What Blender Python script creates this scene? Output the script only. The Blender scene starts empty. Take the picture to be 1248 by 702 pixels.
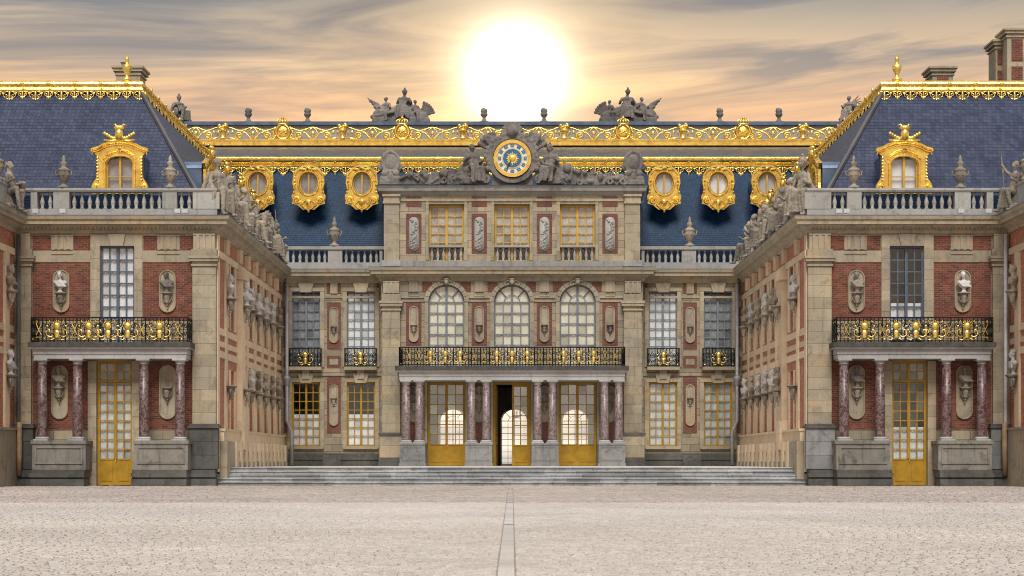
import bpy, bmesh, math, random
import numpy as np
from mathutils import Matrix, Vector, noise

random.seed(7)
SC = bpy.context.scene
COL = SC.collection
PI = math.pi
R = math.radians

# ------------------------------------------------------------------ camera
CAM_D, CAM_H, FPX = 72.0, 1.07, 2016.0           # distance to the wing fronts, eye height, focal length (px of 1248)
cam = bpy.data.cameras.new('camera')
camo = bpy.data.objects.new('camera', cam)
COL.objects.link(camo)
camo.location = (0, -CAM_D, CAM_H)
camo.rotation_euler = (R(90), 0, 0)
cam.sensor_width = 36
cam.lens = FPX / 1248 * 36
cam.shift_y = 211 / 1248
cam.clip_end = 5000
SC.camera = camo

# ------------------------------------------------------------------ sky, sun, exposure
FRONT_EL, FRONT_AZ = 52.0, 181.0                      # soft front light added from behind the viewer, opposite the visible sun
world = bpy.data.worlds.new('World'); SC.world = world; world.use_nodes = True
wt = world.node_tree; wt.nodes.clear()
def N(t, typ, **kw):
    n = t.nodes.new(typ)
    for k, v in kw.items():
        if k.startswith('i_'):
            n.inputs[int(k[2:])].default_value = v
        else:
            setattr(n, k, v)
    return n
def math_n(t, op, a, b=None, c=None, clamp=False):
    n = t.nodes.new('ShaderNodeMath'); n.operation = op; n.use_clamp = clamp
    for i, v in enumerate((a, b, c)):
        if v is None: continue
        if isinstance(v, (int, float)): n.inputs[i].default_value = v
        else: t.links.new(v, n.inputs[i])
    return n.outputs[0]
def mix_c(t, f, a, b, mode='MIX'):
    n = t.nodes.new('ShaderNodeMix'); n.data_type = 'RGBA'; n.blend_type = mode
    for sock, v in ((n.inputs[0], f), (n.inputs[6], a), (n.inputs[7], b)):
        if isinstance(v, (int, float)): sock.default_value = v
        elif isinstance(v, tuple): sock.default_value = (*v, 1) if len(v) == 3 else v
        else: t.links.new(v, sock)
    return n.outputs[2]
def ramp(t, fac, stops, interp='LINEAR'):
    n = t.nodes.new('ShaderNodeValToRGB'); n.color_ramp.interpolation = interp
    e = n.color_ramp.elements
    while len(e) < len(stops): e.new(0.5)
    for k, (p, c) in enumerate(stops):
        e[k].position = p; e[k].color = (*c, 1)
    t.links.new(fac, n.inputs[0])
    return n.outputs[0]

def build_sky():
    t = wt; L = t.links.new
    tc = N(t, 'ShaderNodeTexCoord'); sep = N(t, 'ShaderNodeSeparateXYZ')
    L(tc.outputs['Generated'], sep.inputs[0])
    x, y, z = sep.outputs
    el = math_n(t, 'ARCSINE', z)                       # radians
    az = math_n(t, 'ARCTAN2', x, y)
    # streaky cloud layers, stretched along the horizon
    cv = N(t, 'ShaderNodeCombineXYZ')
    L(math_n(t, 'MULTIPLY', az, 4.2), cv.inputs[0]); L(math_n(t, 'MULTIPLY_ADD', math_n(t, 'SINE', az), -2.6, math_n(t, 'MULTIPLY', el, 36.0)), cv.inputs[1])
    L(math_n(t, 'MULTIPLY', math_n(t, 'COSINE', az), 1.5), cv.inputs[2])
    n1 = N(t, 'ShaderNodeTexNoise'); n1.inputs['Scale'].default_value = 1.0; n1.inputs['Detail'].default_value = 7; n1.inputs['Roughness'].default_value = 0.58; n1.inputs['Distortion'].default_value = 0.9
    L(cv.outputs[0], n1.inputs['Vector'])
    cv2 = N(t, 'ShaderNodeCombineXYZ')
    L(math_n(t, 'MULTIPLY_ADD', az, 2.2, 3.7), cv2.inputs[0]); L(math_n(t, 'MULTIPLY', el, 15.0), cv2.inputs[1])
    n2 = N(t, 'ShaderNodeTexNoise'); n2.inputs['Scale'].default_value = 1.0; n2.inputs['Detail'].default_value = 5; n2.inputs['Distortion'].default_value = 0.5
    L(cv2.outputs[0], n2.inputs['Vector'])
    # distance from the low sun that shows above the roofs
    s_el, s_az = R(13.15), R(0.12)
    sd = (math.sin(s_az) * math.cos(s_el), math.cos(s_az) * math.cos(s_el), math.sin(s_el))
    dp = N(t, 'ShaderNodeVectorMath', operation='DOT_PRODUCT'); dp.inputs[1].default_value = sd
    L(tc.outputs['Generated'], dp.inputs[0])
    ang = math_n(t, 'ARCCOSINE', math_n(t, 'MINIMUM', dp.outputs['Value'], 1.0))
    angd = math_n(t, 'MULTIPLY', ang, 180 / PI)
    def gauss(sig):
        q = math_n(t, 'DIVIDE', angd, sig)
        return math_n(t, 'EXPONENT', math_n(t, 'MULTIPLY', math_n(t, 'MULTIPLY', q, q), -1.0))
    # vertical gradient: peach at the horizon to grey cloud, a brighter overcast towards the zenith
    eld = math_n(t, 'DIVIDE', math_n(t, 'MULTIPLY', el, 180 / PI), 90.0, clamp=True)
    base = ramp(t, eld, [(0.0, (1.25, 1.08, 0.88)), (0.05, (0.95, 0.74, 0.52)), (0.112, (0.98, 0.51, 0.27)), (0.13, (0.82, 0.50, 0.28)),
                         (0.148, (0.56, 0.42, 0.29)), (0.172, (0.26, 0.262, 0.255)), (0.25, (0.36, 0.38, 0.40)), (0.5, (0.60, 0.63, 0.68)), (1.0, (0.75, 0.79, 0.85))])
    nish = N(t, 'ShaderNodeTexSky'); nish.sky_type = 'NISHITA'; nish.sun_disc = False
    nish.sun_elevation = R(FRONT_EL); nish.sun_rotation = R(FRONT_AZ); nish.altitude = 100
    nsk = mix_c(t, 1.0, nish.outputs[0], (0.06, 0.06, 0.06), 'MULTIPLY')
    cl = ramp(t, n1.outputs['Fac'], [(0.40, (0, 0, 0)), (0.60, (1, 1, 1))])
    cl2 = ramp(t, n2.outputs['Fac'], [(0.40, (0, 0, 0)), (0.66, (1, 1, 1))])
    dark = mix_c(t, 1.0, base, (0.68, 0.71, 0.78), 'MULTIPLY')
    lite = mix_c(t, 1.0, base, (1.30, 1.24, 1.14), 'MULTIPLY')
    c = mix_c(t, cl, dark, lite)
    dk2 = mix_c(t, 1.0, c, (0.72, 0.73, 0.78), 'MULTIPLY')
    c = mix_c(t, math_n(t, 'MULTIPLY', cl2, 0.75), c, dk2)
    # a little blue sky through the gaps
    gap = math_n(t, 'MULTIPLY', math_n(t, 'SUBTRACT', 1.0, cl), 0.25)
    c = mix_c(t, gap, c, nsk)
    # warm glow round the sun behind thin cloud
    g1 = mix_c(t, 1.0, (0.24, 0.135, 0.03), gauss(6.5), 'MULTIPLY')
    g2 = mix_c(t, 1.0, (0.26, 0.19, 0.10), gauss(3.3), 'MULTIPLY')
    g3 = mix_c(t, 1.0, (2.9, 2.7, 2.3), gauss(1.18), 'MULTIPLY')
    g4 = mix_c(t, 1.0, (0.62, 0.52, 0.34), gauss(1.9), 'MULTIPLY')
    c = mix_c(t, 1.0, c, g1, 'ADD'); c = mix_c(t, 1.0, c, g2, 'ADD'); c = mix_c(t, 1.0, c, g3, 'ADD'); c = mix_c(t, 1.0, c, g4, 'ADD')
    bg = N(t, 'ShaderNodeBackground'); bg.inputs[1].default_value = 1.0
    L(c, bg.inputs[0])
    out = N(t, 'ShaderNodeOutputWorld'); L(bg.outputs[0], out.inputs[0])
build_sky()
world.cycles.sampling_method = 'MANUAL'; world.cycles.sample_map_resolution = 1024

sl = bpy.data.lights.new('sun', 'SUN'); sl.energy = 2.6; sl.angle = R(26); sl.color = (1.0, 0.94, 0.84)  # added front lamp for the facades; the visible sun stands behind the roofs
so = bpy.data.objects.new('sun', sl); COL.objects.link(so)
so.rotation_euler = (R(90 - FRONT_EL), 0, R(180 - FRONT_AZ))
SC.view_settings.view_transform = 'Standard'; SC.view_settings.look = 'None'
SC.view_settings.exposure = 0.25; SC.view_settings.gamma = 1.0
SC.cycles.use_denoising = True; SC.cycles.filter_width = 1.05
SC.cycles.max_bounces = 6; SC.cycles.transparent_max_bounces = 12
SC.cycles.caustics_reflective = False; SC.cycles.caustics_refractive = False

# ------------------------------------------------------------------ materials
MATS = {}
def newmat(name):
    m = bpy.data.materials.new(name); m.use_nodes = True
    t = m.node_tree; b = t.nodes['Principled BSDF']
    MATS[name] = m
    return m, t, b
def noise_n(t, vec, scale, detail=5, rough=0.55, dist=0.0):
    n = N(t, 'ShaderNodeTexNoise'); n.inputs['Scale'].default_value = scale; n.inputs['Detail'].default_value = detail
    n.inputs['Roughness'].default_value = rough; n.inputs['Distortion'].default_value = dist
    if vec is not None: t.links.new(vec, n.inputs['Vector'])
    return n.outputs['Fac']
def bump(t, b, h, strength, dist):
    n = N(t, 'ShaderNodeBump'); n.inputs['Strength'].default_value = strength; n.inputs['Distance'].default_value = dist
    t.links.new(h, n.inputs['Height']); t.links.new(n.outputs[0], b.inputs['Normal'])
def pos(t): return N(t, 'ShaderNodeNewGeometry').outputs['Position']
def wallvec(t):
    s = N(t, 'ShaderNodeSeparateXYZ'); t.links.new(pos(t), s.inputs[0])
    c = N(t, 'ShaderNodeCombineXYZ')
    t.links.new(math_n(t, 'ADD', s.outputs[0], s.outputs[1]), c.inputs[0]); t.links.new(s.outputs[2], c.inputs[1])
    return c.outputs[0]
def bricktex(t, vec, w, h, mortar, c1, c2, cm, off=0.5):
    n = N(t, 'ShaderNodeTexBrick'); n.offset = off
    n.inputs['Scale'].default_value = 1.0; n.inputs['Brick Width'].default_value = w; n.inputs['Row Height'].default_value = h
    n.inputs['Mortar Size'].default_value = mortar; n.inputs['Mortar Smooth'].default_value = 0.2; n.inputs['Bias'].default_value = 0
    n.inputs['Color1'].default_value = (*c1, 1); n.inputs['Color2'].default_value = (*c2, 1); n.inputs['Mortar'].default_value = (*cm, 1)
    t.links.new(vec, n.inputs['Vector'])
    return n
def stone_mat(name, col, col2, stain=(0.10, 0.09, 0.075), joints=None, stain_amt=0.5, rough=0.85, objrand=0.12, streak=True, warm=0.0):
    m, t, b = newmat(name); L = t.links.new
    p = pos(t)
    big = noise_n(t, p, 0.55, 6, 0.6, 0.4)
    c = mix_c(t, ramp(t, big, [(0.35, (0, 0, 0)), (0.65, (1, 1, 1))]), col, col2)
    if warm:
        wn_ = noise_n(t, p, 0.9, 5, 0.6, 0.6)
        c = mix_c(t, math_n(t, 'MULTIPLY', ramp(t, wn_, [(0.50, (0, 0, 0)), (0.68, (1, 1, 1))]), warm), c, (0.52, 0.37, 0.20))
    if joints:
        bt = bricktex(t, wallvec(t), joints[0], joints[1], 0.012, (0.80, 0.80, 0.82), (1.18, 1.16, 1.10), (0.42, 0.39, 0.36))
        c = mix_c(t, 1.0, c, bt.outputs['Color'], 'MULTIPLY')
    oi = N(t, 'ShaderNodeObjectInfo')
    v = math_n(t, 'MULTIPLY_ADD', oi.outputs['Random'], objrand * 2, 1.0 - objrand)
    c = mix_c(t, 1.0, c, v, 'MULTIPLY')
    # weather stains: patchy noise plus vertical run-off streaks
    st = noise_n(t, p, 1.7, 8, 0.65, 0.8)
    mp = N(t, 'ShaderNodeMapping'); mp.inputs['Scale'].default_value = (5.0, 5.0, 0.35); L(p, mp.inputs[0])
    sk = noise_n(t, mp.outputs[0], 1.0, 6, 0.6)
    f = ramp(t, st, [(0.52, (0, 0, 0)), (0.74, (1, 1, 1))])
    f2 = ramp(t, sk, [(0.54, (0, 0, 0)), (0.75, (1, 1, 1))])
    c = mix_c(t, math_n(t, 'MULTIPLY', f, stain_amt), c, stain)
    if streak: c = mix_c(t, math_n(t, 'MULTIPLY', f2, stain_amt * 0.75), c, stain)
    fine = noise_n(t, p, 22, 4, 0.6)
    c = mix_c(t, 0.35, c, ramp(t, fine, [(0.3, (0.55, 0.55, 0.55)), (0.7, (1.35, 1.35, 1.35))]), 'MULTIPLY')
    L(c, b.inputs['Base Color']); b.inputs['Roughness'].default_value = rough
    b.inputs['Specular IOR Level'].default_value = 0.25
    h = math_n(t, 'ADD', math_n(t, 'MULTIPLY', fine, 0.4), st)
    if joints: h = math_n(t, 'SUBTRACT', h, math_n(t, 'MULTIPLY', bt.outputs['Fac'], 1.5))
    bump(t, b, h, 0.45, 0.02)
    return m
stone_mat('stone', (0.43, 0.37, 0.27), (0.325, 0.29, 0.23), stain=(0.10, 0.085, 0.066), stain_amt=0.6, objrand=0.15, warm=0.45)
stone_mat('stone_wall', (0.39, 0.335, 0.245), (0.305, 0.275, 0.22), joints=(0.95, 0.40), stain_amt=0.5, warm=0.4)
stone_mat('stone_pale', (0.42, 0.41, 0.385), (0.33, 0.325, 0.31), stain_amt=0.55)
stone_mat('stone_grey', (0.29, 0.29, 0.295), (0.20, 0.205, 0.21), stain=(0.07, 0.07, 0.07), stain_amt=0.65)
stone_mat('stone_worn', (0.29, 0.275, 0.24), (0.20, 0.195, 0.18), stain=(0.045, 0.042, 0.04), stain_amt=0.85)
stone_mat('stone_cream', (0.76, 0.61, 0.43), (0.66, 0.53, 0.38), stain_amt=0.25)
stone_mat('stone_base', (0.15, 0.147, 0.138), (0.078, 0.08, 0.077), stain=(0.045, 0.045, 0.042), stain_amt=0.85)
stone_mat('stone_white', (0.46, 0.46, 0.47), (0.36, 0.36, 0.37), stain=(0.2, 0.19, 0.18), stain_amt=0.4)
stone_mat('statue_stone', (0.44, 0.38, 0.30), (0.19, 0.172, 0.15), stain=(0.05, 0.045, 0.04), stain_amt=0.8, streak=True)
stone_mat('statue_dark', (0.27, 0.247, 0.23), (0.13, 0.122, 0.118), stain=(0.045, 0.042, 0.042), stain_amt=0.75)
stone_mat('marble_white', (0.60, 0.59, 0.58), (0.46, 0.46, 0.46), stain=(0.3, 0.29, 0.28), stain_amt=0.4, rough=0.5)
stone_mat('step_stone', (0.43, 0.445, 0.46), (0.32, 0.335, 0.35), stain=(0.11, 0.115, 0.125), stain_amt=0.7, objrand=0.28)
stone_mat('terrace_stone', (0.62, 0.60, 0.56), (0.52, 0.50, 0.47), stain_amt=0.2, joints=(0.6, 0.6))
def brick_mat(name, c1, c2, cm):
    m, t, b = newmat(name); L = t.links.new
    bt = bricktex(t, wallvec(t), 0.27, 0.09, 0.012, c1, c2, cm)
    p = pos(t)
    c = mix_c(t, 0.6, bt.outputs['Color'], ramp(t, noise_n(t, p, 2.5, 6), [(0.3, (0.62, 0.6, 0.6)), (0.7, (1.3, 1.25, 1.2))]), 'MULTIPLY')
    c = mix_c(t, 0.5, c, ramp(t, noise_n(t, p, 14, 3), [(0.3, (0.6, 0.6, 0.6)), (0.7, (1.3, 1.3, 1.3))]), 'MULTIPLY')
    L(c, b.inputs['Base Color']); b.inputs['Roughness'].default_value = 0.9
    bump(t, b, math_n(t, 'SUBTRACT', noise_n(t, p, 30, 3), math_n(t, 'MULTIPLY', bt.outputs['Fac'], 1.4)), 0.6, 0.012)
brick_mat('brick', (0.255, 0.068, 0.040), (0.105, 0.033, 0.025), (0.20, 0.14, 0.105))
brick_mat('brick_pale', (0.56, 0.185, 0.10), (0.38, 0.125, 0.07), (0.46, 0.34, 0.25))
brick_mat('brick_centre', (0.21, 0.070, 0.050), (0.16, 0.056, 0.043), (0.18, 0.125, 0.10))
def slate_mat(name, c1, c2, rough=0.42, rowh=0.125):
    m, t, b = newmat(name); L = t.links.new
    bt = bricktex(t, wallvec(t), 0.2, rowh, 0.008, c1, c2, tuple(v * 0.35 for v in c1))
    p = pos(t)
    c = mix_c(t, 0.55, bt.outputs['Color'], ramp(t, noise_n(t, p, 0.9, 6, 0.62), [(0.3, (0.6, 0.62, 0.68)), (0.7, (1.4, 1.36, 1.3))]), 'MULTIPLY')
    c = mix_c(t, 0.2, c, ramp(t, noise_n(t, p, 9, 4), [(0.3, (0.6, 0.6, 0.6)), (0.7, (1.4, 1.4, 1.4))]), 'MULTIPLY')
    L(c, b.inputs['Base Color']); b.inputs['Roughness'].default_value = rough; b.inputs['Specular IOR Level'].default_value = 0.12
    bump(t, b, math_n(t, 'SUBTRACT', noise_n(t, p, 6, 3), math_n(t, 'MULTIPLY', bt.outputs['Fac'], 2.0)), 0.5, 0.015)
slate_mat('slate_wing', (0.030, 0.042, 0.088), (0.058, 0.072, 0.128), rowh=0.16)
slate_mat('gap_shade', (0.010, 0.022, 0.050), (0.014, 0.028, 0.058))  # near-black navy, paints the shade seen between the balusters
slate_mat('slate_main', (0.005, 0.028, 0.075), (0.011, 0.048, 0.115))
def plain(name, col, rough=0.5, metal=0.0, var=0.2, scale=6, bmp=0.0, bs=30, spec=0.5):
    m, t, b = newmat(name)
    p = pos(t)
    c = mix_c(t, var, col, ramp(t, noise_n(t, p, scale, 5), [(0.3, (0.35, 0.35, 0.35)), (0.7, (1.55, 1.55, 1.55))]), 'MULTIPLY')
    t.links.new(c, b.inputs['Base Color']); b.inputs['Roughness'].default_value = rough; b.inputs['Metallic'].default_value = metal
    b.inputs['Specular IOR Level'].default_value = spec
    if bmp: bump(t, b, noise_n(t, p, bs, 4), bmp, 0.03)
    return m
plain('gold', (1.0, 0.68, 0.17), 0.26, 0.9, 0.5, 3, 0.5, 14)
plain('gold_fine', (1.0, 0.71, 0.19), 0.27, 0.88, 0.45, 8, 0.4, 25)
plain('gold_mid', (0.85, 0.58, 0.16), 0.4, 0.6, 0.5, 6, 0.4, 20)
plain('gold_dull', (0.62, 0.43, 0.10), 0.45, 0.6, 0.5, 4, 0.5, 12)
plain('yellow_paint', (0.40, 0.225, 0.012), 0.5, 0, 0.3, 3, 0.1, 40)
plain('ochre_paint', (0.60, 0.36, 0.06), 0.5, 0, 0.3, 3, 0.1, 40)
plain('blue_paint', (0.085, 0.118, 0.175), 0.5, 0, 0.3, 3, 0.1, 40)
plain('grey_paint', (0.18, 0.21, 0.25), 0.5, 0, 0.3, 3, 0.1, 40)
plain('iron', (0.012, 0.012, 0.014), 0.4, 0.3, 0.3, 5)
plain('lead', (0.07, 0.068, 0.08), 0.55, 0.1, 0.45, 1.6, 0.25, 6)
plain('lead_blue', (0.10, 0.15, 0.24), 0.42, 0.2, 0.5, 2.0, 0.25, 6)
plain('zinc_pipe', (0.34, 0.34, 0.36), 0.45, 0.3, 0.4, 3)
plain('rust_pipe', (0.30, 0.20, 0.11), 0.7, 0.0, 0.6, 3)
plain('curtain_white', (0.82, 0.84, 0.86), 0.9, 0, 0.25, 1.2, 0.3, 6)
plain('curtain_beige', (0.52, 0.50, 0.42), 0.9, 0, 0.4, 2.0, 0.3, 6)
plain('curtain_dim', (0.58, 0.62, 0.62), 0.9, 0, 0.4, 2.0, 0.3, 6)
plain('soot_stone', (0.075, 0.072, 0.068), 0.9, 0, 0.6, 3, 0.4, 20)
plain('curtain_grey', (0.30, 0.32, 0.34), 0.9, 0, 0.5, 2.5, 0.3, 6)
plain('curtain_cream', (0.84, 0.79, 0.64), 0.9, 0, 0.3, 1.2, 0.3, 6)
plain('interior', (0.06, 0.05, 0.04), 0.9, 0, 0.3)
plain('hall_plaster', (0.35, 0.32, 0.27), 0.8, 0, 0.3)
plain('lamp_grey', (0.55, 0.55, 0.57), 0.4)
plain('enamel_white', (0.80, 0.77, 0.68), 0.35, 0, 0.1)
plain('enamel_blue', (0.02, 0.15, 0.34), 0.3, 0, 0.2)
plain('black_hand', (0.02, 0.02, 0.02), 0.4)
plain('ground_sand', (0.30, 0.27, 0.235), 0.95, 0, 0.4, 3)
plain('turf', (0.06, 0.085, 0.03), 0.95, 0, 0.4, 3)
def marble_mat(name, dark, mid, vein):
    m, t, b = newmat(name); p = pos(t)
    n = noise_n(t, p, 2.6, 8, 0.65, 2.2)
    c = ramp(t, n, [(0.32, dark), (0.46, mid), (0.53, vein), (0.57, mid), (0.68, dark)])
    c = mix_c(t, 0.5, c, ramp(t, noise_n(t, p, 16, 5), [(0.3, (0.6, 0.6, 0.6)), (0.7, (1.4, 1.4, 1.4))]), 'MULTIPLY')
    t.links.new(c, b.inputs['Base Color']); b.inputs['Roughness'].default_value = 0.35
marble_mat('marble_red', (0.050, 0.024, 0.026), (0.095, 0.044, 0.046), (0.25, 0.20, 0.20))
marble_mat('marble_pink', (0.105, 0.068, 0.075), (0.17, 0.115, 0.122), (0.34, 0.29, 0.29))
def glass_mat(name, tint, refl, low=0.88):
    m = bpy.data.materials.new(name); m.use_nodes = True; t = m.node_tree; t.nodes.clear(); MATS[name] = m
    fr = N(t, 'ShaderNodeLayerWeight')
    f = math_n(t, 'ADD', math_n(t, 'POWER', fr.outputs['Facing'], 5.0), refl, clamp=True)
    tr = N(t, 'ShaderNodeBsdfTransparent')
    rnd_ = math_n(t, 'FRACT', math_n(t, 'ADD', N(t, 'ShaderNodeObjectInfo').outputs['Random'], N(t, 'ShaderNodeNewGeometry').outputs['Random Per Island']))
    t.links.new(ramp(t, rnd_, [(0.0, tuple(v * low for v in tint)), (0.35, tint), (1.0, tint)]), tr.inputs[0])
    gl = N(t, 'ShaderNodeBsdfGlossy'); gl.inputs['Roughness'].default_value = 0.06; gl.inputs[0].default_value = (0.95, 0.97, 1, 1)
    mx = N(t, 'ShaderNodeMixShader'); t.links.new(f, mx.inputs[0]); t.links.new(tr.outputs[0], mx.inputs[1]); t.links.new(gl.outputs[0], mx.inputs[2])
    o = N(t, 'ShaderNodeOutputMaterial'); t.links.new(mx.outputs[0], o.inputs[0])
glass_mat('glass', (0.98, 0.99, 1.0), 0.05)
glass_mat('glass_clear', (0.97, 0.97, 0.97), 0.13, 1.0)
def cobble_mat(name, col, col2, dark):
    m, t, b = newmat(name); p = pos(t)
    g = N(t, 'ShaderNodeNewGeometry')
    c = mix_c(t, g.outputs['Random Per Island'], col, col2)
    big = noise_n(t, p, 0.16, 6, 0.6, 0.5)
    c = mix_c(t, 0.5, c, ramp(t, big, [(0.3, (0.72, 0.72, 0.74)), (0.7, (1.25, 1.24, 1.22))]), 'MULTIPLY')
    st = ramp(t, noise_n(t, p, 1.3, 8, 0.7), [(0.55, (0, 0, 0)), (0.75, (1, 1, 1))])
    c = mix_c(t, math_n(t, 'MULTIPLY', st, 0.6), c, dark)
    c = mix_c(t, 0.5, c, ramp(t, noise_n(t, p, 30, 4), [(0.3, (0.6, 0.6, 0.6)), (0.7, (1.4, 1.4, 1.4))]), 'MULTIPLY')
    t.links.new(c, b.inputs['Base Color']); b.inputs['Roughness'].default_value = 0.85
    bump(t, b, noise_n(t, p, 25, 4), 0.5, 0.02)
cobble_mat('cobble_near', (0.54, 0.49, 0.445), (0.44, 0.40, 0.36), (0.27, 0.235, 0.21))
cobble_mat('cobble_mid', (0.54, 0.495, 0.46), (0.46, 0.42, 0.39), (0.36, 0.31, 0.28))
cobble_mat('cobble_far', (0.46, 0.40, 0.365), (0.34, 0.295, 0.27), (0.17, 0.145, 0.135))
M = MATS

# ------------------------------------------------------------------ object helpers
WM = {}
def link(name, data, parent=None, mat=None, mx=None, kind=None):
    o = bpy.data.objects.new(name, data); COL.objects.link(o)
    mx = mx or Matrix.Identity(4)
    WM[o] = mx
    if parent is not None:
        o.parent = parent; o.matrix_parent_inverse = WM[parent].inverted()
    o.matrix_basis = mx
    if mat is not None and not data.materials: data.materials.append(M[mat])
    if kind: o['kind'] = kind
    return o
def thing(name, label, cat, loc=(0, 0, 0), group=None, kind=None):
    o = link(name, None, mx=Matrix.Translation(loc))
    o['label'] = label; o['category'] = cat
    if group: o['group'] = group
    if kind: o['kind'] = kind
    return o
def tag(o, label, cat, group=None):
    o['label'] = label; o['category'] = cat
    if group: o['group'] = group
    return o
T = Matrix.Translation
def RZ(a): return Matrix.Rotation(a, 4, 'Z')
def SCL(x, y=None, z=None):
    y = x if y is None else y; z = x if z is None else z
    return Matrix.Diagonal((x, y, z, 1))

class MB:
    def __init__(s): s.v = []; s.f = []
    def add(s, vs, fs):
        k = len(s.v); s.v += [tuple(p) for p in vs]; s.f += [tuple(i + k for i in f) for f in fs]; return s
    def box(s, x0, x1, y0, y1, z0, z1):
        x0, x1 = min(x0, x1), max(x0, x1); y0, y1 = min(y0, y1), max(y0, y1); z0, z1 = min(z0, z1), max(z0, z1)
        return s.add([(x0, y0, z0), (x1, y0, z0), (x1, y1, z0), (x0, y1, z0), (x0, y0, z1), (x1, y0, z1), (x1, y1, z1), (x0, y1, z1)],
                     [(0, 3, 2, 1), (4, 5, 6, 7), (0, 1, 5, 4), (1, 2, 6, 5), (2, 3, 7, 6), (3, 0, 4, 7)])
    def prism(s, pts, y0, y1):                     # polygon in x,z extruded along y
        n = len(pts)
        vs = [(x, y0, z) for x, z in pts] + [(x, y1, z) for x, z in pts]
        return s.add(vs, [tuple(range(n)), tuple(range(2 * n - 1, n - 1, -1))] + [(i, i + n, (i + 1) % n + n, (i + 1) % n) for i in range(n)])
    def lathe(s, prof, n=12, c=(0, 0, 0), rx=1, ry=1):
        vs = []; fs = []
        for r, z in prof:
            for k in range(n):
                a = 2 * PI * k / n
                vs.append((c[0] + r * rx * math.cos(a), c[1] + r * ry * math.sin(a), c[2] + z))
        for i in range(len(prof) - 1):
            for k in range(n):
                fs.append((i * n + k, i * n + (k + 1) % n, (i + 1) * n + (k + 1) % n, (i + 1) * n + k))
        fs.append(tuple(range(n - 1, -1, -1))); fs.append(tuple((len(prof) - 1) * n + k for k in range(n)))
        return s.add(vs, fs)
    def ball(s, c, r, n=8, m=6):
        if not isinstance(r, tuple): r = (r, r, r)
        vs = []; fs = []
        for i in range(m + 1):
            th = PI * i / m
            for k in range(n):
                a = 2 * PI * k / n
                vs.append((c[0] + r[0] * math.sin(th) * math.cos(a), c[1] + r[1] * math.sin(th) * math.sin(a), c[2] + r[2] * math.cos(th)))
        for i in range(m):
            for k in range(n):
                fs.append((i * n + k, (i + 1) * n + k, (i + 1) * n + (k + 1) % n, i * n + (k + 1) % n))
        return s.add(vs, fs)
    def tube(s, pts, r, n=6, r1=None):
        pts = [Vector(p) for p in pts]; vs = []; fs = []; m = len(pts)
        up = Vector((0, 1, 0.01))
        for i, p in enumerate(pts):
            d = (pts[min(i + 1, m - 1)] - pts[max(i - 1, 0)])
            if d.length < 1e-9: d = Vector((0, 0, 1))
            d.normalize()
            a = d.cross(up)
            if a.length < 1e-3: a = d.cross(Vector((1, 0, 0)))
            a.normalize(); b = d.cross(a)
            rr = r if r1 is None else r + (r1 - r) * i / (m - 1)
            for k in range(n):
                t = 2 * PI * k / n
                vs.append(p + a * (rr * math.cos(t)) + b * (rr * math.sin(t)))
        for i in range(m - 1):
            for k in range(n):
                fs.append((i * n + k, i * n + (k + 1) % n, (i + 1) * n + (k + 1) % n, (i + 1) * n + k))
        fs.append(tuple(range(n - 1, -1, -1))); fs.append(tuple((m - 1) * n + k for k in range(n)))
        return s.add(vs, fs)
    def ring(s, outer, inner, y0, y1):             # plate between two loops of equal count (x,z)
        n = len(outer)
        vs = [(x, y0, z) for x, z in outer] + [(x, y0, z) for x, z in inner] + [(x, y1, z) for x, z in outer] + [(x, y1, z) for x, z in inner]
        fs = []
        for i in range(n):
            j = (i + 1) % n
            fs += [(i, j, n + j, n + i), (2 * n + i, 3 * n + i, 3 * n + j, 2 * n + j), (i, 2 * n + i, 2 * n + j, j), (n + i, n + j, 3 * n + j, 3 * n + i)]
        return s.add(vs, fs)
    def mesh(s, name, smooth=False):
        me = bpy.data.meshes.new(name); me.from_pydata(s.v, [], s.f); me.update()
        if smooth:
            me.polygons.foreach_set('use_smooth', [True] * len(me.polygons))
        return me
    def build(s, name, mat, parent=None, mx=None, smooth=False, kind=None):
        return link(name, s.mesh(name, smooth), parent, mat, mx, kind)
def bevelled(me, w=0.01, seg=1):
    bm = bmesh.new(); bm.from_mesh(me)
    bmesh.ops.bevel(bm, geom=bm.edges[:], offset=w, segments=seg, affect='EDGES', clamp_overlap=True)
    bm.to_mesh(me); bm.free(); return me
_unit = {}
def unit_box(mat):                                   # shared bevelled unit block, -0.5..0.5 in x,z, 0..1 in y
    if mat not in _unit:
        me = bevelled(MB().box(-.5, .5, 0, 1, -.5, .5).mesh('block'), 0.02); me.materials.append(M[mat]); _unit[mat] = me
    return _unit[mat]
def sweep(path, prof, name, mat, parent, sg=1, closed=False):
    """profile (out, z) carried along a path of (u, y); outward is the path's left side; sg mirrors u."""
    n = len(path); offs = []
    for i in range(n):
        def nrm(a, b):
            d = Vector((b[0] - a[0], b[1] - a[1])); d.normalize(); return Vector((-d.y, d.x))
        if i == 0: v = nrm(path[0], path[1])
        elif i == n - 1: v = nrm(path[-2], path[-1])
        else:
            a, b = nrm(path[i - 1], path[i]), nrm(path[i], path[i + 1])
            v = a + b; v.normalize(); v = v / max(0.2, v.dot(a))
        offs.append(v)
    m = len(prof); vs = []; fs = []
    for i, p in enumerate(path):
        for o, z in prof:
            vs.append((sg * (p[0] + offs[i].x * o), p[1] + offs[i].y * o, z))
    for i in range(n - 1):
        for k in range(m):
            fs.append((i * m + k, (i + 1) * m + k, (i + 1) * m + (k + 1) % m, i * m + (k + 1) % m))
    fs.append(tuple(range(m))); fs.append(tuple((n - 1) * m + k for k in range(m)))
    return MB().add(vs, fs).build(name, mat, parent)

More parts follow.
